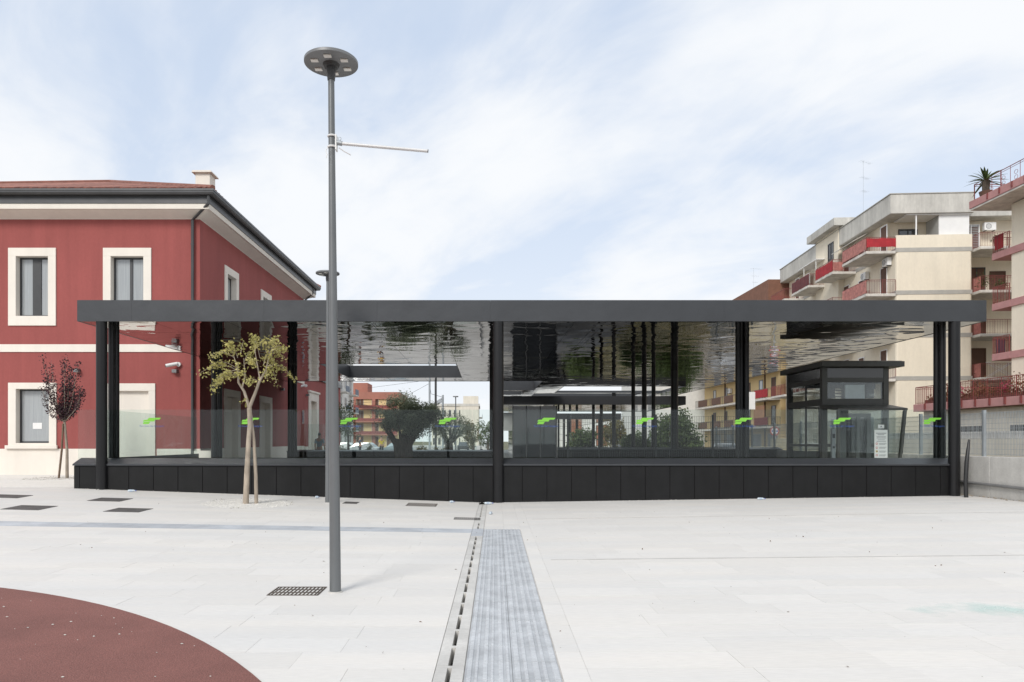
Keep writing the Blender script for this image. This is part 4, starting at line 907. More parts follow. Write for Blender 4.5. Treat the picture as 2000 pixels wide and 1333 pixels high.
# ------------------------------------------------------------------ apartment buildings
def rail_mb(pts, z0, z1, pitch=.11, r=.008, top=.022):
    m = MB()
    for a, b in zip(pts, pts[1:]):
        a, b = Vector((*a, 0)), Vector((*b, 0)); ln = (b - a).length; n_ = max(2, int(ln / pitch))
        for k in range(n_ + 1): p = a + (b - a) * k / n_; m.bar(p + Vector((0, 0, z0)), p + Vector((0, 0, z1)), r if k % 8 else r * 2.2)
        for z in (z0 + .08, z1 - .12): m.bar(a + Vector((0, 0, z)), b + Vector((0, 0, z)), r)
        m.bar(a + Vector((0, 0, z1)), b + Vector((0, 0, z1)), top)
    return m
def balcony(parent, u0, u1, v0, v1, z, pts, screens=(), slabm=SLABC, railm=RAIL, hgt=1.0, th=.2, pitch=.11):
    s = MB().box(u0, u1, v0, v1, z, z + th).build('balcony', slabm, parent, bevel=.02)
    rail_mb(pts, z + th, z + th + hgt, pitch).build('railing', railm, s)
    for a, b, mat, lo, hi in screens:
        a, b = Vector((*a, 0)), Vector((*b, 0)); nrm = Vector(((b - a).y, -(b - a).x, 0)).normalized(); m = MB(); n_ = max(3, int((b - a).length / .25)); prev = None
        for k in range(n_ + 1):
            p = a + (b - a) * k / n_ + nrm * (-.03 + random.uniform(-.015, .015)); zz_ = (z + th + lo + random.uniform(-.03, .03), z + th + hi + random.uniform(-.02, .02))
            if prev: m.hexa([prev[0], p, p - nrm * .012, prev[0] - nrm * .012], [prev[0], p, p - nrm * .012, prev[0] - nrm * .012]); 
            if prev:
                nb = len(m.v) - 8
                for i_, (pp, zc) in enumerate(((prev[0], prev[1][0]), (p, zz_[0]), (p, zz_[0]), (prev[0], prev[1][0]), (prev[0], prev[1][1]), (p, zz_[1]), (p, zz_[1]), (prev[0], prev[1][1]))):
                    m.v[nb + i_] = (m.v[nb + i_][0], m.v[nb + i_][1], zc)
            prev = (p, zz_)
        m.build('screen', mat, s)
    return s
def opening(parent, ax, plane, a, b, z0, z1, mat, frame=FRAME, out=-1, name='window', split=True):
    m = MB(); f = .07
    rs = [(a - f, b + f, z1, z1 + f), (a - f, a, z0, z1), (b, b + f, z0, z1), (a - f, b + f, z0 - f, z0)] + ([((a + b) / 2 - .03, (a + b) / 2 + .03, z0, z1)] if split else [])
    lo, hi = sorted((plane + out * .05, plane + .0))
    for r in rs: m.box(r[0], r[1], lo, hi, r[2], r[3]) if ax == 'y' else m.box(lo, hi, r[0], r[1], r[2], r[3])
    w_ = m.build(name, frame, parent); lo, hi = sorted((plane + out * .012, plane + .0)); m = MB()
    m.box(a, b, lo, hi, z0, z1) if ax == 'y' else m.box(lo, hi, a, b, z0, z1)
    m.build('pane' if mat in (WGLASS, CURT, DWIN) else 'shutter', mat, w_); return w_
random.seed(31)
ap = thing('apartment_block', 'tall beige apartment block with red screened balconies behind the canopy', 'building')
FW, DP = 5.3, 22.7
B(0, FW, 0, DP, -.3, 15.5).build('wall', BEIGE, ap, bevel=.15)
B(FW, 15, 1.7, DP, -.3, 15.5).build('loggia_wall', BEIGE, ap)
B(.35, 15, 2.1, DP - .1, 15.5, 18.1).build('penthouse_wall', BEIGE, ap)
m = MB(); m.box(.0, FW, .0, .16, 15.502, 16.55); m.box(FW - .16, FW, .161, 2.1, 15.502, 16.55); m.box(0, .16, 3.2, DP, 15.502, 16.0); m.build('terrace_parapet', BEIGE, ap)
m = MB(); m.box(-.45, FW + .1, -.1, DP + .3, 18.1, 19.5); m.box(FW + .1, 15, .9, DP + .3, 18.1, 18.9); m.build('roof_parapet', GREYC, ap, bevel=.03)
m = MB(); m.box(-.5, FW + .15, -.15, DP + .35, 19.5, 19.56); m.build('coping', STRIP, ap)
for za in (6.02, 9.13, 12.24, 15.33):
    m = MB(); m.box(-.02, FW + .001, -.022, -.001, za, za + .30); m.box(-.022, -.001, 0, DP, za, za + .30); m.build('string_course', STRIP, ap)
B(3.1, 5.22, .22, .27, 16.56, 18.28).build('privacy_panel', WHITE, ap)
m = MB(); m.box(.75, 5.25, .05, 1.9, 18.02, 18.09); m.box(1.42, 1.5, .1, .18, 16.55, 18.02); m.build('pergola', WHITE, ap)
B(3.1, 3.15, .3, 1.9, 16.55, 18.0).build('privacy_panel', GREYB, ap)
opening(ap, 'y', 2.1, 1.25, 2.5, 15.9, 17.5, WGLASS)
# stair tower rising through the left side
B(-.5, 3, 8.6, 13.4, 12.6, 19.7).build('stair_tower', BEIGE, ap); B(-1.1, 3.4, 8.0, 14.0, 19.7, 20.35).build('stair_tower_roof', GREYC, ap, bevel=.02); opening(ap, 'x', -.5, 9.6, 10.6, 17.3, 18.7, DWIN)
bays = [(.05, 4.1, 2.1), (6.4, 9.9, 1.9), (11.5, 15.6, 1.9), (17.5, 21.5, 1.9)]
for fi, z in enumerate((5.95, 9.05, 12.15, 15.25)):
    for bi, (va, vb, pr0) in enumerate(bays):
        pts = [(0, va + .05), (-pr0 + .05, va + .05), (-pr0 + .05, vb - .05), (0, vb - .05)]
        sc = ()
        if fi == 3 and bi == 0: sc = ((pts[0], pts[1], REDF, .28, .92), (pts[1], pts[2], FADE, .12, .95))
        elif fi == 2 and bi == 0: sc = ((pts[1], pts[2], FADE, .05, .96),)
        elif fi == 3 and bi == 1: sc = ((pts[1], pts[2], REDF, .05, .9), ((-pr0 + .05, va + .05), (-pr0 + .9, va + .05), FADE, .1, .8))
        elif fi == 3 and bi == 2: sc = ((pts[1], pts[2], DRED, .05, .95),)
        elif fi == 1: sc = ((pts[1], pts[2], FADE, .1, .9),)
        balcony(ap, -pr0, 0, va, vb, z, pts, sc)
        opening(ap, 'x', 0, va + 1.3, va + 2.2, z + .22, z + 2.45, BROWN, WHITE, -1, 'door', False)
    opening(ap, 'x', 0, 5.0, 5.9, z + 1.2, z + 2.3, BROWN, WHITE, -1, 'window', False)
    opening(ap, 'x', 0, 16.2, 17.0, z + 1.2, z + 2.3, BROWN, WHITE, -1, 'window', False)
    # recessed balconies on the right
    pts = [(FW + .15, 0.2), (FW + .15, -.75), (10.4, -.75)]
    s = balcony(ap, FW + .08, 10.5, -.82, 1.69, z, pts, (((FW + .12, .1), (FW + .12, -.75), FADE, .02, .98),) if fi < 3 else ())
    if fi == 3: opening(ap, 'y', 1.7, FW + .35, FW + 1.45, z + .25, z + 2.4, CURT, WHITE, -1, 'shuttered_door')
    elif fi == 2: opening(ap, 'y', 1.7, FW + .75, FW + 1.85, z + .25, z + 2.3, BROWN, FRAME, -1, 'door'); opening(ap, 'y', 1.7, FW + 2.3, FW + 3.3, z + .25, z + 2.0, BROWN, BROWN, -1, 'door', False)
    else: opening(ap, 'y', 1.7, FW + .7, FW + 1.9, z + .22, z + 2.5, BROWN, BROWN, -1, 'door', False)
opening(ap, 'y', 1.7, FW + .3, FW + 3.5, 3.2, 5.6, BROWN, FRAME, -1, 'door')
m = MB()                                                    # louvres of the white shuttered door
for k in range(16): 
    for a_ in (FW + .4, FW + .95): m.box(a_, a_ + .45, 1.66, 1.685, 15.6 + k * .125, 15.66 + k * .125)
m.build('louvres', BROWN, ap, kind='stuff')
aw = MB().hexa([(-.1, 4.2, 17.9), (-.1, 8.3, 17.9), (-1.3, 8.3, 17.1), (-1.3, 4.2, 17.1)], [(-.1, 4.2, 17.95), (-.1, 8.3, 17.95), (-1.3, 8.3, 17.15), (-1.3, 4.2, 17.15)]); 
m = MB(); m.hexa([(-.1, 4.2, 17.9), (-.1, 8.3, 17.9), (-1.2, 8.3, 17.3), (-1.2, 4.2, 17.3)][::-1], [(-.1, 4.2, 17.95), (-.1, 8.3, 17.95), (-1.2, 8.3, 17.35), (-1.2, 4.2, 17.35)][::-1]); m.build('awning', SLABC, ap)
m = MB(); m.box(-1.2, -1.16, 11.6, 11.66, 16.4, 17.7); m.box(-1.2, -1.16, 14.4, 14.46, 16.4, 17.7); m.box(-1.25, 0, 11.4, 15.6, 17.7, 17.76); m.build('balcony_canopy', WHITE, ap)
AX, AY, AR = X(1750.5, 52), 52.0, R(-3.55)
ap.location = (AX, AY, 0); ap.rotation_euler.z = AR
def loc_ap(u, v, z): return Vector((AX + u * math.cos(AR) - v * math.sin(AR), AY + u * math.sin(AR) + v * math.cos(AR), z))
def ac_unit(p, rot, label, proto=[]):
    if not proto:
        t = thing('air_conditioner', label, 'air conditioner', (0, 0, 0), 'air conditioners on the apartment walls')
        MB().box(-.42, .42, -.34, -.04, 0, .58).build('casing', WHITE, t, bevel=.02); m = MB()
        for k in range(10): m.tube([(-.12 + .19 * math.cos(R(36 * k)), -.345, .29 + .19 * math.sin(R(36 * k))), (-.12 + .19 * math.cos(R(36 * k + 36)), -.345, .29 + .19 * math.sin(R(36 * k + 36)))], .012, 4)
        for k in range(5): m.bar((-.12 - .18, -.345, .17 + k * .06), (-.12 + .18, -.345, .17 + k * .06), .008)
        m.build('fan_grille', LAMPD, t); m = MB()
        for x in (-.3, .3): m.box(x - .02, x + .02, -.36, 0, -.05, -.001)
        m.build('bracket', FRAME, t); proto.append(t)
    else: t = copy_tree(proto[0])
    t.location = p; t.rotation_euler.z = rot; t['label'] = label; return t
ac_unit(loc_ap(0, 1.0, 14.55), AR - R(90), 'white air conditioner under the bright red balcony, nearest the corner')
ac_unit(loc_ap(0, 4.5, 14.3), AR - R(90), 'white air conditioner under the bright red balcony, further back')
ac_unit(loc_ap(0, 10.4, 13.9), AR - R(90), 'white air conditioner under the middle top balcony')
ac_unit(loc_ap(FW + 2.1, 1.7, 17.2), AR, 'white air conditioner above the top right recessed balcony')
ac_unit(loc_ap(FW + .3, 1.7, 8.2), AR, 'white air conditioner in the lower recessed balcony beside the brown door')
def antenna(p, h, label, ang=0.3):
    t = thing('aerial', label, 'aerial', p, 'television aerials on the roofs'); p = Vector(p)
    MB().tube([p, p + Vector((0, 0, h))], .010, 6).build('mast', GALV, t)
    d = Vector((math.cos(ang), math.sin(ang), 0)); q_ = d.cross(Vector((0, 0, 1)))
    for z, l_ in ((h - .1, 1.0), (h * .72, .7), (h * .5, .5)):
        m = MB(); m.bar(p + Vector((0, 0, z)) - d * l_ * .4, p + Vector((0, 0, z)) + d * l_, .005)
        for k in range(6): c_ = p + Vector((0, 0, z)) + d * l_ * (k / 5 * 1.3 - .35); m.bar(c_ - q_ * .22, c_ + q_ * .22, .0035)
        m.build('element', GALV, t)
antenna(loc_ap(.6, 6.5, 19.5), 5.0, 'tall thin aerial rising over the left side of the beige block', .5)
antenna(loc_ap(4.4, 6.0, 19.5), 2.0, 'short aerial close to the palm on the beige roof', 1.2)
antenna((X(1472, 84), 84, 18.5), 3.4, 'aerial on the brown roofed block', .2)
def pot_plant(p, label, n=160, h=.5):
    t = thing('potted_plant', label, 'potted plant', p, 'pots on the recessed balconies'); p = Vector(p)
    MB().tube([p, p + Vector((0, 0, .3))], [.14, .19], 12).build('pot', BROWN, t); m = MB()
    for k in range(n): m.leaf(p + Vector((random.gauss(0, .2), random.gauss(0, .16), .35 + abs(random.gauss(0, h)))), .16, .45)
    m.build('foliage', LGRN, t)
pot_plant(loc_ap(FW + .45, -.4, 12.35), 'tall leafy pot at the left end of the balcony with the double brown shutters', 200, .4)
pot_plant(loc_ap(FW + 1.6, -.5, 12.35), 'bushy pot in the middle of the balcony with the double brown shutters', 150, .2)
pot_plant(loc_ap(FW + 1.5, -.4, 15.45), 'terracotta pot beside the white louvred shutters', 120, .22)
dk = thing('drying_rack', 'white folding clothes rack on the lowest recessed balcony', 'clothes rack', loc_ap(FW + 1.8, -.4, 6.15)); m = MB()
for dv in (0, .35):
    for a_, b_ in ((.8, 2.5), (2.5, .8)): m.tube([loc_ap(FW + a_, -.6 + dv, 6.2), loc_ap(FW + b_, -.6 + dv, 7.25)], .022, 6)
for a_ in (.8, 1.2, 1.65, 2.1, 2.5): m.tube([loc_ap(FW + a_, -.6, 7.25 if a_ in (.8, 2.5) else 7.0), loc_ap(FW + a_, -.25, 7.25 if a_ in (.8, 2.5) else 7.0)], .016, 6)
m.build('frame', WHITE, dk)
m = MB(); 
for k, (a_, w_, h_) in enumerate(((1946, 5, .95), (1952, 6, 1.05), (1959, 4, .85))): m.box(X(a_, 44.8), X(a_ + w_, 44.8), 44.78, 44.84 + .02 * k, 8.0 - h_, 8.0)
m.build('laundry', SHIRTN, label='dark trousers hung over the lower pink balcony railing', cat='laundry')
# pink banded block cut by the right edge
pk = thing('apartment_block', 'cream apartment block with pink balcony edges cut by the right edge', 'building', (33, 38, 0))
B(31.65, 46, 24, 43.2, 3.9, 15.9).build('wall', BEIGE, pk); B(30.1, 46, 24, 44.6, 15.95, 16.05).build('terrace_soffit', SLABC, pk)
m = MB(); m.box(30.06, 46, 43.9, 44.65, 16.06, 16.52); m.box(30.06, 30.5, 23.9, 43.9, 16.06, 16.52); m.build('terrace_edge', PINK, pk, bevel=.02)
tr = rail_mb([(30.3, 23.9), (30.3, 44.5), (33, 44.5)], 16.5, 17.55, .75, .014, .025); k = 0
for yy in [24 + 1.0 * i for i in range(20)]:
    for zz_ in (16.75, 17.05): tr.tube([(30.3, yy + .14 * math.cos(R(45 * j)), zz_ + .12 * math.sin(R(45 * j))) for j in range(9)], .011, 4, False)
    tr.box(30.02, 30.055, yy - .05, yy + .05, 16.15, 16.5)
tr.build('railing', RAIL, pk)
for zb in (6.62, 9.74, 12.88):
    s = MB().box(31.55, 35, 43.21, 44.75, zb, zb + .42).build('balcony', PINK, pk, bevel=.015); B(31.56, 31.645, 24, 43.2, zb, zb + .42).build('string_course', PINK, pk)
    rail_mb([(31.6, 43.3), (31.6, 44.7), (34.8, 44.7)], zb + .42, zb + 1.45, .12, .01).build('railing', RAIL, s)
    if zb > 12: MB().box(31.62, 31.66, 43.9, 44.6, zb + .6, zb + 1.5).build('hanging_cloth', REDF, s)
m = MB(); lf = MB()
c0 = Vector((X(1925, 43.6), 43.6, 17.45)); m.tube([(c0.x, c0.y, 16.55), (c0.x + .03, c0.y, 17.45)], [.18, .22], 10)
pm = thing('potted_palm', 'spiky potted palm on the top terrace at the right edge', 'palm', (c0.x, c0.y, 16.5))
MB().tube([(c0.x, c0.y, 16.5), (c0.x, c0.y, 16.8)], [.28, .36], 16).build('pot', BROWN, pm); m.build('trunk', BARKD, pm, smooth=True)
for k in range(34):
    an = k * 2.399; el = R(random.uniform(-18, 68)); d = Vector((math.cos(an) * math.cos(el), math.sin(an) * math.cos(el), math.sin(el))); s_ = d.cross(Vector((0, 0, 1))).normalized()
    pts = [c0 + d * 1.2 * t_ + Vector((0, 0, -.3 * t_ * t_)) for t_ in (0, .25, .5, .75, 1)]
    for a_, b_, w0, w1 in zip(pts, pts[1:], (.02, .06, .07, .05), (.06, .07, .05, .005)): lf.face(a_ - s_ * w0, a_ + s_ * w0, b_ + s_ * w1, b_ - s_ * w1)
lf.build('fronds', LGRN, pm)
# terrace at the foot of it, with the flowering planters
B(26.6, 46, 22, 43.6, .0, 3.4).build('ground_floor', PALEB, pk)
te = MB().box(26.2, 34, 21.8, 44, 3.42, 3.86).build('terrace', PINK, pk, bevel=.02)
tm = rail_mb([(34, 43.9), (26.3, 43.9), (26.3, 21.9)], 3.86, 4.9, .13, .011, .024)
for yy in [23 + 1.1 * i for i in range(19)]: tm.box(26.14, 26.195, yy - .05, yy + .05, 3.5, 3.86)
tm.build('railing', RAIL, te)
m = MB(); fl = MB()
for k in range(5200):
    yy = random.uniform(23, 43.2)
    if 33.8 < yy < 34.6: continue
    p = (26.75 + random.gauss(0, .16), yy, 4.0 + abs(random.gauss(0, .42)) * (.75 + .4 * math.sin(yy * 2.3))); m.leaf(p, .15, .5)
for k in range(90): p = (26.6 + random.gauss(0, .1), random.choice([36.6, 36.9, 34.9, 40.2]) + random.gauss(0, .16), 4.5 + random.gauss(0, .14)); fl.leaf(p, .12, .8)
pl_ = thing('planter_row', 'row of flowering planters behind the red terrace railing on the right', 'plants', (26.7, 33, 3.86)); B(26.5, 27.0, 23, 43.3, 3.862, 4.1).build('planter_box', BROWN, pl_); m.build('foliage', leafmat('terracotta_leaf', (.13, .055, .025), (.19, .12, .045)), pl_); fl.build('flowers', PINKF, pl_)
for i, (a, b) in enumerate(((23.5, 26.5), (28, 31), (33.2, 36.4), (38.5, 41))):
    w_ = MB(); w_.box(26.585, 26.599, a, b, 1.95, 2.45); wn = w_.build('grille_window', GREYB, pk); m = MB(); n_ = int((b - a) / .14)
    for k in range(n_ + 1): m.box(26.55, 26.58, a + k * .14 - .035, a + k * .14 + .035, 1.95, 2.45)
    m.build('grille_bars', DWIN, wn, kind='stuff')
gw = thing('garden_wall', 'pale grey street wall topped by dark bars beyond the mesh fence', 'wall', (21.6, 33, 0)); B(21.5, 21.8, 22, 44, -.1, 1.75).build('wall_section', PALEB, gw)
m = MB()
for k in range(150): m.box(21.62, 21.67, 22.1 + k * .145, 22.17 + k * .145, 1.752, 2.05)
m.build('bars', GREYB, gw, kind='stuff')
# yellow block further down the street
yb_ = thing('apartment_block', 'yellow apartment block with brown balconies under a brown parapet', 'building', (36, 88, 0))
YX, YA, YBk = 30.75, 74.9, 101
B(YX, 48, YA, YBk, -.2, 17.0).build('wall', YELL, yb_); B(YX - 1.3, 48, YA - .02, YBk + 1, 16.3, 18.5).build('roof_parapet', BRROOF, yb_); B(YX - 1.0, 48, YBk + 1.05, YBk + 12, 15, 18.4).build('roof_parapet', GREYC, yb_)
for fi, z in enumerate((2.95, 5.95, 8.95, 11.95)):
    s = MB().box(YX - 1.35, YX - .001, YA + .05, YBk, z, z + .22).build('balcony', SLABC, yb_); 
    rail_mb([(YX, YA + .1), (YX - 1.3, YA + .1), (YX - 1.3, YBk)], z + .22, z + 1.2, .3, .014).build('railing', FRAME, s)
    for a, b, mt in ((75.0, 78.6, REDF if fi == 1 else DRED), (85.5, 88.6, BROWN), (90, 93.6, BROWN), (95.5, 99.4, BROWN)): MB().box(YX - 1.38, YX - 1.34, a, b, z + .3, z + 1.15).build('screen', mt, s)
    for a in (79.7, 83.5, 87, 91.5, 96, 76.2): opening(yb_, 'x', YX, a, a + 1.0, z + .24, z + 2.4, (BROWN, CURT, DWIN)[int(a * 2 + fi) % 3], FRAME, -1, 'door', False)
for a in (75.6, 80.2, 84, 89, 94): opening(yb_, 'x', YX, a, a + 2.6, .05, 2.35, SHUTG, PALEB, -1, 'garage_door', False)
for a in (79, 86.5, 92.2): MB().tube([(YX - .06, a, 0), (YX - .06, a, 16.2)], .09, 8).build('downpipe', BROWN, yb_)
B(YX - 1.32, YX - 1.28, 76.0, 79.0, 3.35, 5.4).build('trellis', WOODL, yb_)
ac_unit(Vector((YX, 90.0, 7.6)), R(-90), 'white air conditioner on the yellow block between its balconies')
B(X(1462, 70), X(1474, 70) + .05, 70, 70.03, Z(800, 70), Z(766, 70)).build('hanging_sheet', WHITE, label='white sheet hanging beside the thick bundle of columns', cat='sheet')
wb = thing('white_building', 'plain white building at the far end of the side street', 'building', (27, 125, 0)); B(24.5, 44, 104, 130, -.2, 12.2).build('wall', WBUILD, wb); B(24.3, 44.2, 103.8, 130.2, 12.2, 12.5).build('coping', GREYC, wb)
for a in (106, 111, 116): opening(wb, 'x', 24.5, a, a + 2.6, .1, 2.6, SHUTG, GREYB, -1, 'garage_door', False)
opening(wb, 'y', 104, 25.3, 27.6, .1, 2.5, SHUTG, GREYB, -1, 'garage_door', False)
fw_ = thing('factory_building', 'low white building with brick panels seen between the platform columns', 'building', (15, 150, 0)); B(10, 27, 150, 165, -.2, 6.2).build('wall', WBUILD, fw_); B(9.8, 27.2, 149.8, 165.2, 6.2, 6.6).build('roof_edge', GREYB, fw_)
for a in (12, 17.5, 23): opening(fw_, 'y', 150, a, a + 2.4, .6, 4.8, M('brick_panel', (.30, .13, .075), .85, var=.2), FRAME, -1, 'panel', False)
# blocks beyond the street on the left
def flats(name, label, x0, x1, y0, y1, zt, wall, roof, fl, nx, wmat, balc=None, parap=.8, side=0, dm=3.1):
    t = thing(name, label, 'building', ((x0 + x1) / 2, y0, 0)); B(x0, x1, y0, y1, -.2, zt).build('wall', wall, t); B(x0 - .3, x1 + .3, y0 - .3, y1 + .3, zt, zt + parap).build('roof_parapet', roof, t)
    st = (x1 - x0) / nx
    for f in range(fl):
        z = .3 + dm * f
        for k in range(nx): a = x0 + st * (k + .28); opening(t, 'y', y0, a, a + st * .42, z + (.1 if f else 0), z + 2.2, wmat, GREYB, -1, 'window', True)
        if balc and f:
            s = MB().box(x0 - .2, x1 + .1, y0 - 1.4, y0 - .06, z - .25, z).build('balcony', balc[0], t); MB().box(x0 - .2, x1 + .1, y0 - 1.4, y0 - 1.34, z + .01, z + .6).build('railing', balc[1], s)
        if side:
            ns_ = int((y1 - y0) / side)
            for k in range(ns_):
                a = y0 + side * (k + .3); opening(t, 'x', x1, a, a + side * .3, z + .9, z + 2.3, wmat, GREYB, 1, 'window', False)
                if f and k % 2 == 0:
                    s = MB().box(x1, x1 + 1.2, a - side * .15, a + side * .55, z - .2, z).build('balcony', SLABC, t); MB().box(x1 + 1.14, x1 + 1.2, a - side * .15, a + side * .55, z + .01, z + .95).build('railing', RAILB, s)
    return t
flats('white_apartments', 'white apartment building with blue grey balconies right of the lamp post', -42, X(690, 128), 98, 128, 15.5, WBUILD, GREYC, 5, 6, DWIN, None, .8, 4.2)
ra = flats('red_apartments', 'brick red and yellow apartments behind the big olive tree', X(689, 150), X(777, 150), 150, 165, 10.3, YELL, ORNG, 4, 3, BROWN, (ORNG, RAIL), 1.5, dm=2.7)
for k in range(3): a = X(689 + 38 * k, 150); B(a, a + .7, 149.7, 149.99, 0, 10.3).build('pier', ORNG, ra)
B(X(690, 152), X(718, 152), 152, 158, 11.81, 13.9).build('roof_hut', ORNG, ra)
lb_ = flats('long_apartments', 'long cream block with flat roof near the centre column', X(843, 240), X(935, 240), 240, 262, 13.2, PALEB, GREYC, 4, 9, DWIN, None, .8, 5)
B(X(905, 245), X(934, 245), 244, 250, 14.01, 16.8).build('roof_hut', PALEB, lb_); B(X(899, 239.7), X(935, 239.7) - .02, 239.4, 239.97, -.1, 13.1).build('gable_wall', PALEB, lb_)
# ------------------------------------------------------------------ station platforms beyond
def platform_canopy(label, x0, x1, y0, y1, z0, z1):
    t = thing('platform_canopy', label, 'canopy', ((x0 + x1) / 2, y0, 0), 'platform canopies behind the station')
    m = MB(); m.box(x0, x1, y0, y0 + .06, z0, z1); m.box(x0, x1, y1 - .06, y1, z0, z1); m.box(x0, x0 + .06, y0 + .06, y1 - .06, z0, z1); m.box(x1 - .06, x1, y0 + .06, y1 - .06, z0, z1); m.build('fascia_panel', M('black_fascia', (.022, .022, .024), .45, .1), t)
    B(x0 + .07, x1 - .07, y0 + .07, y1 - .07, z0 + .02, z0 + .05).build('soffit_panel', SOFF, t)
    n_ = int((y1 - y0) / 3.4)
    for k in range(n_): a, b = y0 + .07 + (y1 - y0 - .14) * k / n_, y0 + .07 + (y1 - y0 - .14) * (k + 1) / n_; B(x0 + .3, x1 - .3, a, b - .55, z1 - .1, z1 - .02).build('roof_sheet', ROOFW, t)
    B(x0 + .07, x1 - .07, y0 + .07, y1 - .07, z1 - .2, z1 - .12).build('roof_deck', FLOOR, t); return t
c2 = platform_canopy('black edged platform canopy just behind the front canopy', .42, 12.8, 46.0, 57.0, 3.96, 4.515); c3 = platform_canopy('lower platform canopy further down the line', .8, 12.4, 66, 100, 3.62, 4.16)
for y, t, zt in ((52.7, c2, 3.97), (56.6, c2, 3.97), (67, c3, 3.63), (72.5, c3, 3.63), (78, c3, 3.63), (84, c3, 3.63), (90, c3, 3.63), (96, c3, 3.63)):
    MB().tube([(8.45, y, 0), (8.45, y, zt)], .12, 14, False).build('column', COLM, t, smooth=True)
lobby = thing('glass_lobby', 'dark glass entrance lobby right of the centre column', 'building', (3, 46.6, 0))
lx = [1.72, 2.6, 3.5, 4.56]
for a, b in zip(lx, lx[1:]): B(a + .03, b - .03, 46.6, 46.64, .05, 3.9).build('glass_panel', LOBG, lobby)
m = MB()
for a in lx: m.box(a - .03, a + .03, 46.55, 46.66, .05, 3.92)
m.build('mullion', FRAME, lobby); B(4.5, 4.56, 46.67, 56, .05, 3.92).build('side_panel', LOBG, lobby); B(1.72, 1.78, 46.67, 56, .05, 3.92).build('side_panel', LOBG, lobby)
B(1.13, 1.69, 46.9, 47.0, 2.3, 3.5).build('header_panel', GREYB, lobby)

# ------------------------------------------------------------------ street life beyond the canopy
for px, h, lb in ((839, 9.5, 'pale net post, the tallest behind the olive tree'), (865, 5.6, 'short grey net post right of the olive crown')):
    MB().tube([(X(px, 62), 62, 0), (X(px, 62), 62, h)], .085, 10).build('net_post', GALV, label=lb, cat='post', group='posts of the sports net')
MB().tube([(X(851, 48), 48, 0), (X(851, 48), 48, 8)], .075, 12).build('steel_mast', FRAME, label='dark mast between the two net posts', cat='mast')
m = MB(); A_, B_, C_ = Vector((X(865, 62), 62, 5.4)), Vector((X(805, 62), 62, 4.5)), Vector((X(700, 62), 62, 4.9))
for k in range(12):
    for p0, p1 in ((A_, B_), (B_, C_)):
        o_ = Vector((0, 0, -.035 * k)); m.tube([p0 + o_, (p0 + p1) / 2 + o_ + Vector((0, 0, -.35)), p1 + o_], .013, 4)
m.tube([Vector((X(839, 62), 62, 6.5)), Vector((X(842, 62), 62, 5.7)), A_], .02, 4); m.tube([Vector((X(839, 62), 62, 6.6)), Vector((X(780, 62), 62, 5.2)), C_], .016, 4); m.tube([Vector((X(839, 62), 62, 6.9)), Vector((X(718, 62), 62, 6.2))], .014, 4)
m.build('sports_net', NET, label='sagging bundled black net slung between the posts', cat='net')
far = thing('street_lamp', 'distant street lamp in front of the long cream block', 'street lamp', (X(890, 95), 95, 0), 'street lamps far along the street')
MB().tube([(X(890, 95), 95, 0), (X(890, 95), 95, Z(776, 95))], [.12, .07], 8).build('pole', POLE, far); MB().tube([(X(890, 95), 95, Z(776, 95)), (X(890, 95), 95, Z(775, 95) + .06)], .36, 16).build('lamp_head', LAMPD, far)
def car(px, Y, rot, paint, label):
    t = thing('parked_car', label, 'car', (0, 0, 0), 'cars parked along the street')
    prof = [(-2.0, .28), (2.0, .28), (2.05, .62), (1.85, .80), (1.0, .92), (.42, 1.40), (-1.15, 1.44), (-1.75, .98), (-2.02, .88)]
    m = MB(); n_ = len(prof)
    rings = [[(x, s * (.82 if z < .95 else .64), z) for x, z in prof] for s in (-1, 1)]
    for k in range(n_): m.face(rings[0][k], rings[0][(k + 1) % n_], rings[1][(k + 1) % n_], rings[1][k])
    m.face(*rings[0][::-1]); m.face(*rings[1]); m.build('body', M(paint[0], paint[1], .25, .2, coat=.6), t)
    for s in (-1, 1):
        m = MB(); q = lambda x, z, d=.012: (x, s * ((.82 if z < .95 else .64) + d - (0 if z < .95 or z > 1.3 else -.02)), z)
        m.face(*[q(*p) for p in ((.85, .98), (.40, 1.34), (-.25, 1.36), (-.25, .98))]); m.face(*[q(*p) for p in ((-.32, .98), (-.32, 1.36), (-1.1, 1.37), (-1.5, 1.0))]); m.build('side_window', WGLASS, t)
    for x0, z0_, x1, z1_ in ((.97, .96, .46, 1.36), (-1.70, 1.02, -1.20, 1.38)):
        m = MB(); d_ = .02 if x0 > 0 else -.02; m.face((x0 + d_, -.62, z0_), (x0 + d_, .62, z0_), (x1 + d_, .56, z1_), (x1 + d_, -.56, z1_)); m.build('windscreen', WGLASS, t)
    for x in (-1.25, 1.3):
        for s in (-1, 1):
            wh = MB().tube([(x, s * .66, .31), (x, s * .84, .31)], .31, 18).build('wheel', TYRE, t); MB().tube([(x, s * .845, .31), (x, s * .85, .31)], .18, 12).build('rim', GALV, wh)
    for s in (-.6, .6): MB().box(2.0, 2.05, s - .14, s + .14, .64, .76).build('headlight', LED, t)
    t.location = (X(px, Y), Y, 0); t.rotation_euler.z = rot; return t
car(705, 78, R(175), ('silver_car_paint', (.45, .47, .49)), 'silver car parked left of the person in yellow'); car(772, 80, R(184), ('pale_blue_car_paint', (.30, .36, .40)), 'pale blue car parked beside the big olive trunk'); car(664, 80, R(178), ('white_car_paint', (.7, .7, .7)), 'white car parked beside the foreground lamp post')
car(949, 120, R(95), ('white_car_paint', (.7, .7, .7)), 'white car far down the street by the centre column'); car(905, 115, R(88), ('dark_car_paint', (.06, .065, .07)), 'dark car far down the street in front of the long cream block'); car(1412, 64, R(92), ('silver_car_paint', (.45, .47, .49)), 'silver car in the side street before the yellow block')
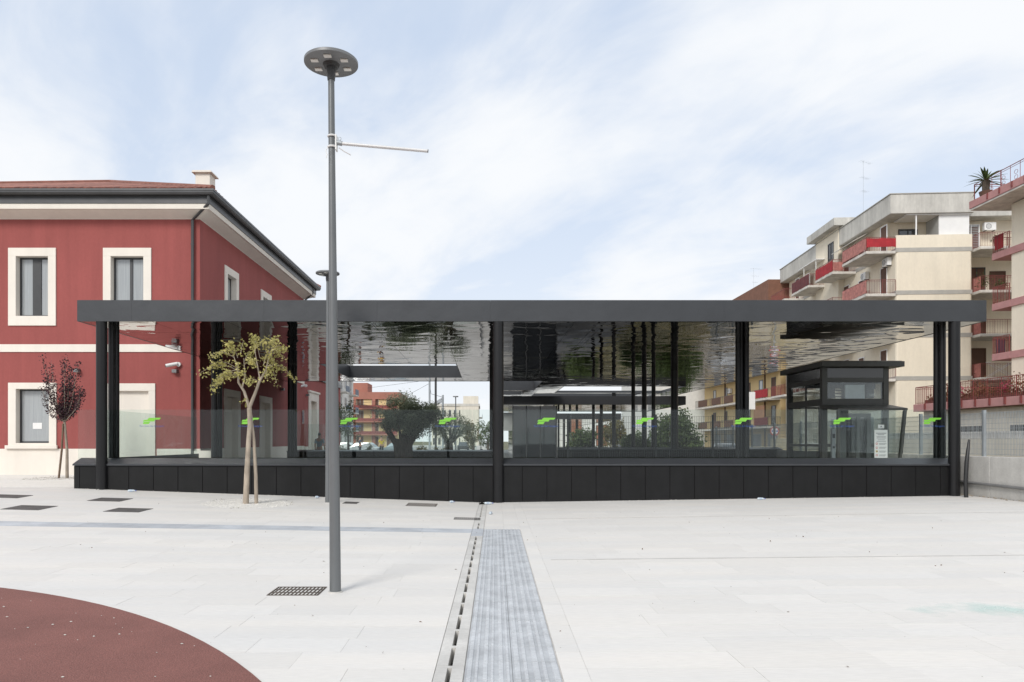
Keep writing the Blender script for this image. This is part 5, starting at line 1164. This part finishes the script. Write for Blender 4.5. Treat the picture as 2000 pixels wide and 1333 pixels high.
def person(px, Y, z0, rot, label, shirt, hair, arm=0):
    t = thing('person', label, 'person', (0, 0, 0))
    def skin(name, vs, es, mat, par, root=0):
        me = bpy.data.meshes.new(name); me.from_pydata([v[:3] for v in vs], es, []); me.materials.append(mat)
        o = bpy.data.objects.new(name, me); COL.objects.link(o); o.parent = par; md = o.modifiers.new('skin', 'SKIN'); md.use_smooth_shade = True
        for i, v in enumerate(vs): me.skin_vertices[0].data[i].radius = (v[3], v[4] if len(v) > 4 else v[3]); me.skin_vertices[0].data[i].use_root = i == root
        sb = o.modifiers.new('sub', 'SUBSURF'); sb.levels = sb.render_levels = 1; ORG[o.name] = Vector((0, 0, 0)); return o
    vs = [(0, 0, .93, .13, .10), (0, 0, 1.15, .13, .095), (0, 0, 1.38, .15, .10), (0, 0, 1.48, .06), (0, -.01, 1.58, .075, .085), (0, -.015, 1.70, .07, .085)]; es = [(i, i + 1) for i in range(5)]
    for s in (-1, 1):
        b = len(vs); vs += [(s * .1, 0, .86, .085), (s * .11, -.01, .48, .058), (s * .11, .015, .09, .042), (s * .115, -.13, .035, .035)]; es += [(0, b), (b, b + 1), (b + 1, b + 2), (b + 2, b + 3)]
        b = len(vs); el = (s * .25, -.02, 1.12) if not (arm and s == 1) else (s * .26, -.12, 1.18); ha = (s * .26, -.07, .88) if not (arm and s == 1) else (s * .20, -.32, 1.28)
        vs += [(s * .19, 0, 1.40, .06), (*el, .042), (*ha, .030)]; es += [(2, b), (b, b + 1), (b + 1, b + 2)]
        for f in range(5): k = len(vs); vs.append((ha[0] + (f - 2) * .016, ha[1] - .03 - (.02 if f == 0 else 0), ha[2] - (.05 if f == 0 else .09) * (1 if not (arm and s == 1) else -.6), .009)); es.append((b + 2, k))
    skin('body', vs, es, SKIN, t)
    sv = [(0, 0, .92, .145, .115), (0, 0, 1.15, .145, .11), (0, 0, 1.40, .165, .112)]; se = [(0, 1), (1, 2)]
    for s in (-1, 1): b = len(sv); el = (s * .235, -.01, 1.2) if not (arm and s == 1) else (s * .25, -.08, 1.24); sv += [(s * .195, 0, 1.40, .075), (*el, .058)]; se += [(2, b), (b, b + 1)]
    skin('shirt', sv, se, shirt, t)
    tv = [(0, 0, .95, .148, .118)]; te_ = []
    for s in (-1, 1): b = len(tv); tv += [(s * .1, 0, .84, .098), (s * .11, -.01, .48, .072), (s * .11, .015, .12, .058)]; te_ += [(0, b), (b, b + 1), (b + 1, b + 2)]
    skin('trousers', tv, te_, JEANS, t)
    skin('hair', [(0, .02, 1.60, .072, .07), (0, .01, 1.70, .080, .090), (0, -.01, 1.745, .06, .065)], [(0, 1), (1, 2)], hair, t)
    m = MB(); 
    for s in (-1, 1): m.blob((s * .03, -.095, 1.655), .010); m.blob((s * .078, .0, 1.64), .02, sq=(.5, 1, 1.3))
    m.build('eyes_and_ears', HAIR, t); m = MB(); m.blob((0, -.105, 1.625), .016, sq=(.8, 1, 1.3)); m.build('nose', SKIN, t); MB().box(-.025, .025, -.096, -.09, 1.578, 1.586).build('mouth', RED, t)
    t.location = (X(px, Y), Y, z0); t.rotation_euler.z = rot; return t
person(624, 36.2, .30, R(168), 'person seen from behind in a grey blue shirt beyond the rear glass', SHIRTG, HAIR)
person(703, 60, .30, R(110), 'person in a dark navy top standing left of the one in yellow', SHIRTN, HAIR, 1)
person(745, 61, .30, R(215), 'person in a bright yellow shirt standing in the street', SHIRTY, HAIR)
# litter at the foot of the wall
def bottle(x, y, rot, label, L0=.2):
    t = thing('plastic_bottle', label, 'bottle', (x, y, gz(x, y)), 'crushed plastic bottles by the wall'); d = Vector((math.cos(rot), math.sin(rot), 0)); p = Vector((x, y, gz(x, y) + .034))
    MB().tube([p, p + d * .02, p + d * L0 * .45, p + d * L0 * .7, p + d * L0 * .86, p + d * L0 * .95], [.020, .033, .027, .033, .016, .012], 10).build('body', PLAST, t, smooth=True)
    MB().tube([p + d * L0 * .951, p + d * L0 * 1.05], .014, 8).build('cap', SBLUE, t); m = MB(); m.tube([p + d * L0 * .3, p + d * L0 * .55], [.0332, .0312], 10, False); m.build('wrapper', M('pale_blue_label', (.42, .50, .60), .5), t)
bottle(X(878, 18.6), 18.62, .3, 'crushed bottle at the wall left of the slotted drain', .12); bottle(X(946, 18.5), 18.55, .1, 'crushed blue bottle lying against the centre column', .22); bottle(X(957, 16.0), 16.0, 1.3, 'small clear bottle on the paving right of the slotted drain', .13)
bottle(X(246, 18.6), 18.7, .1, 'crushed bottle beside the left corner column', .2); bottle(X(1480, 18.7), 18.72, .1, 'flattened bottle at the wall under the right half of the canopy', .2); bottle(X(614, 18.6), 18.68, .4, 'small bottle at the wall behind the second lamp post', .1)
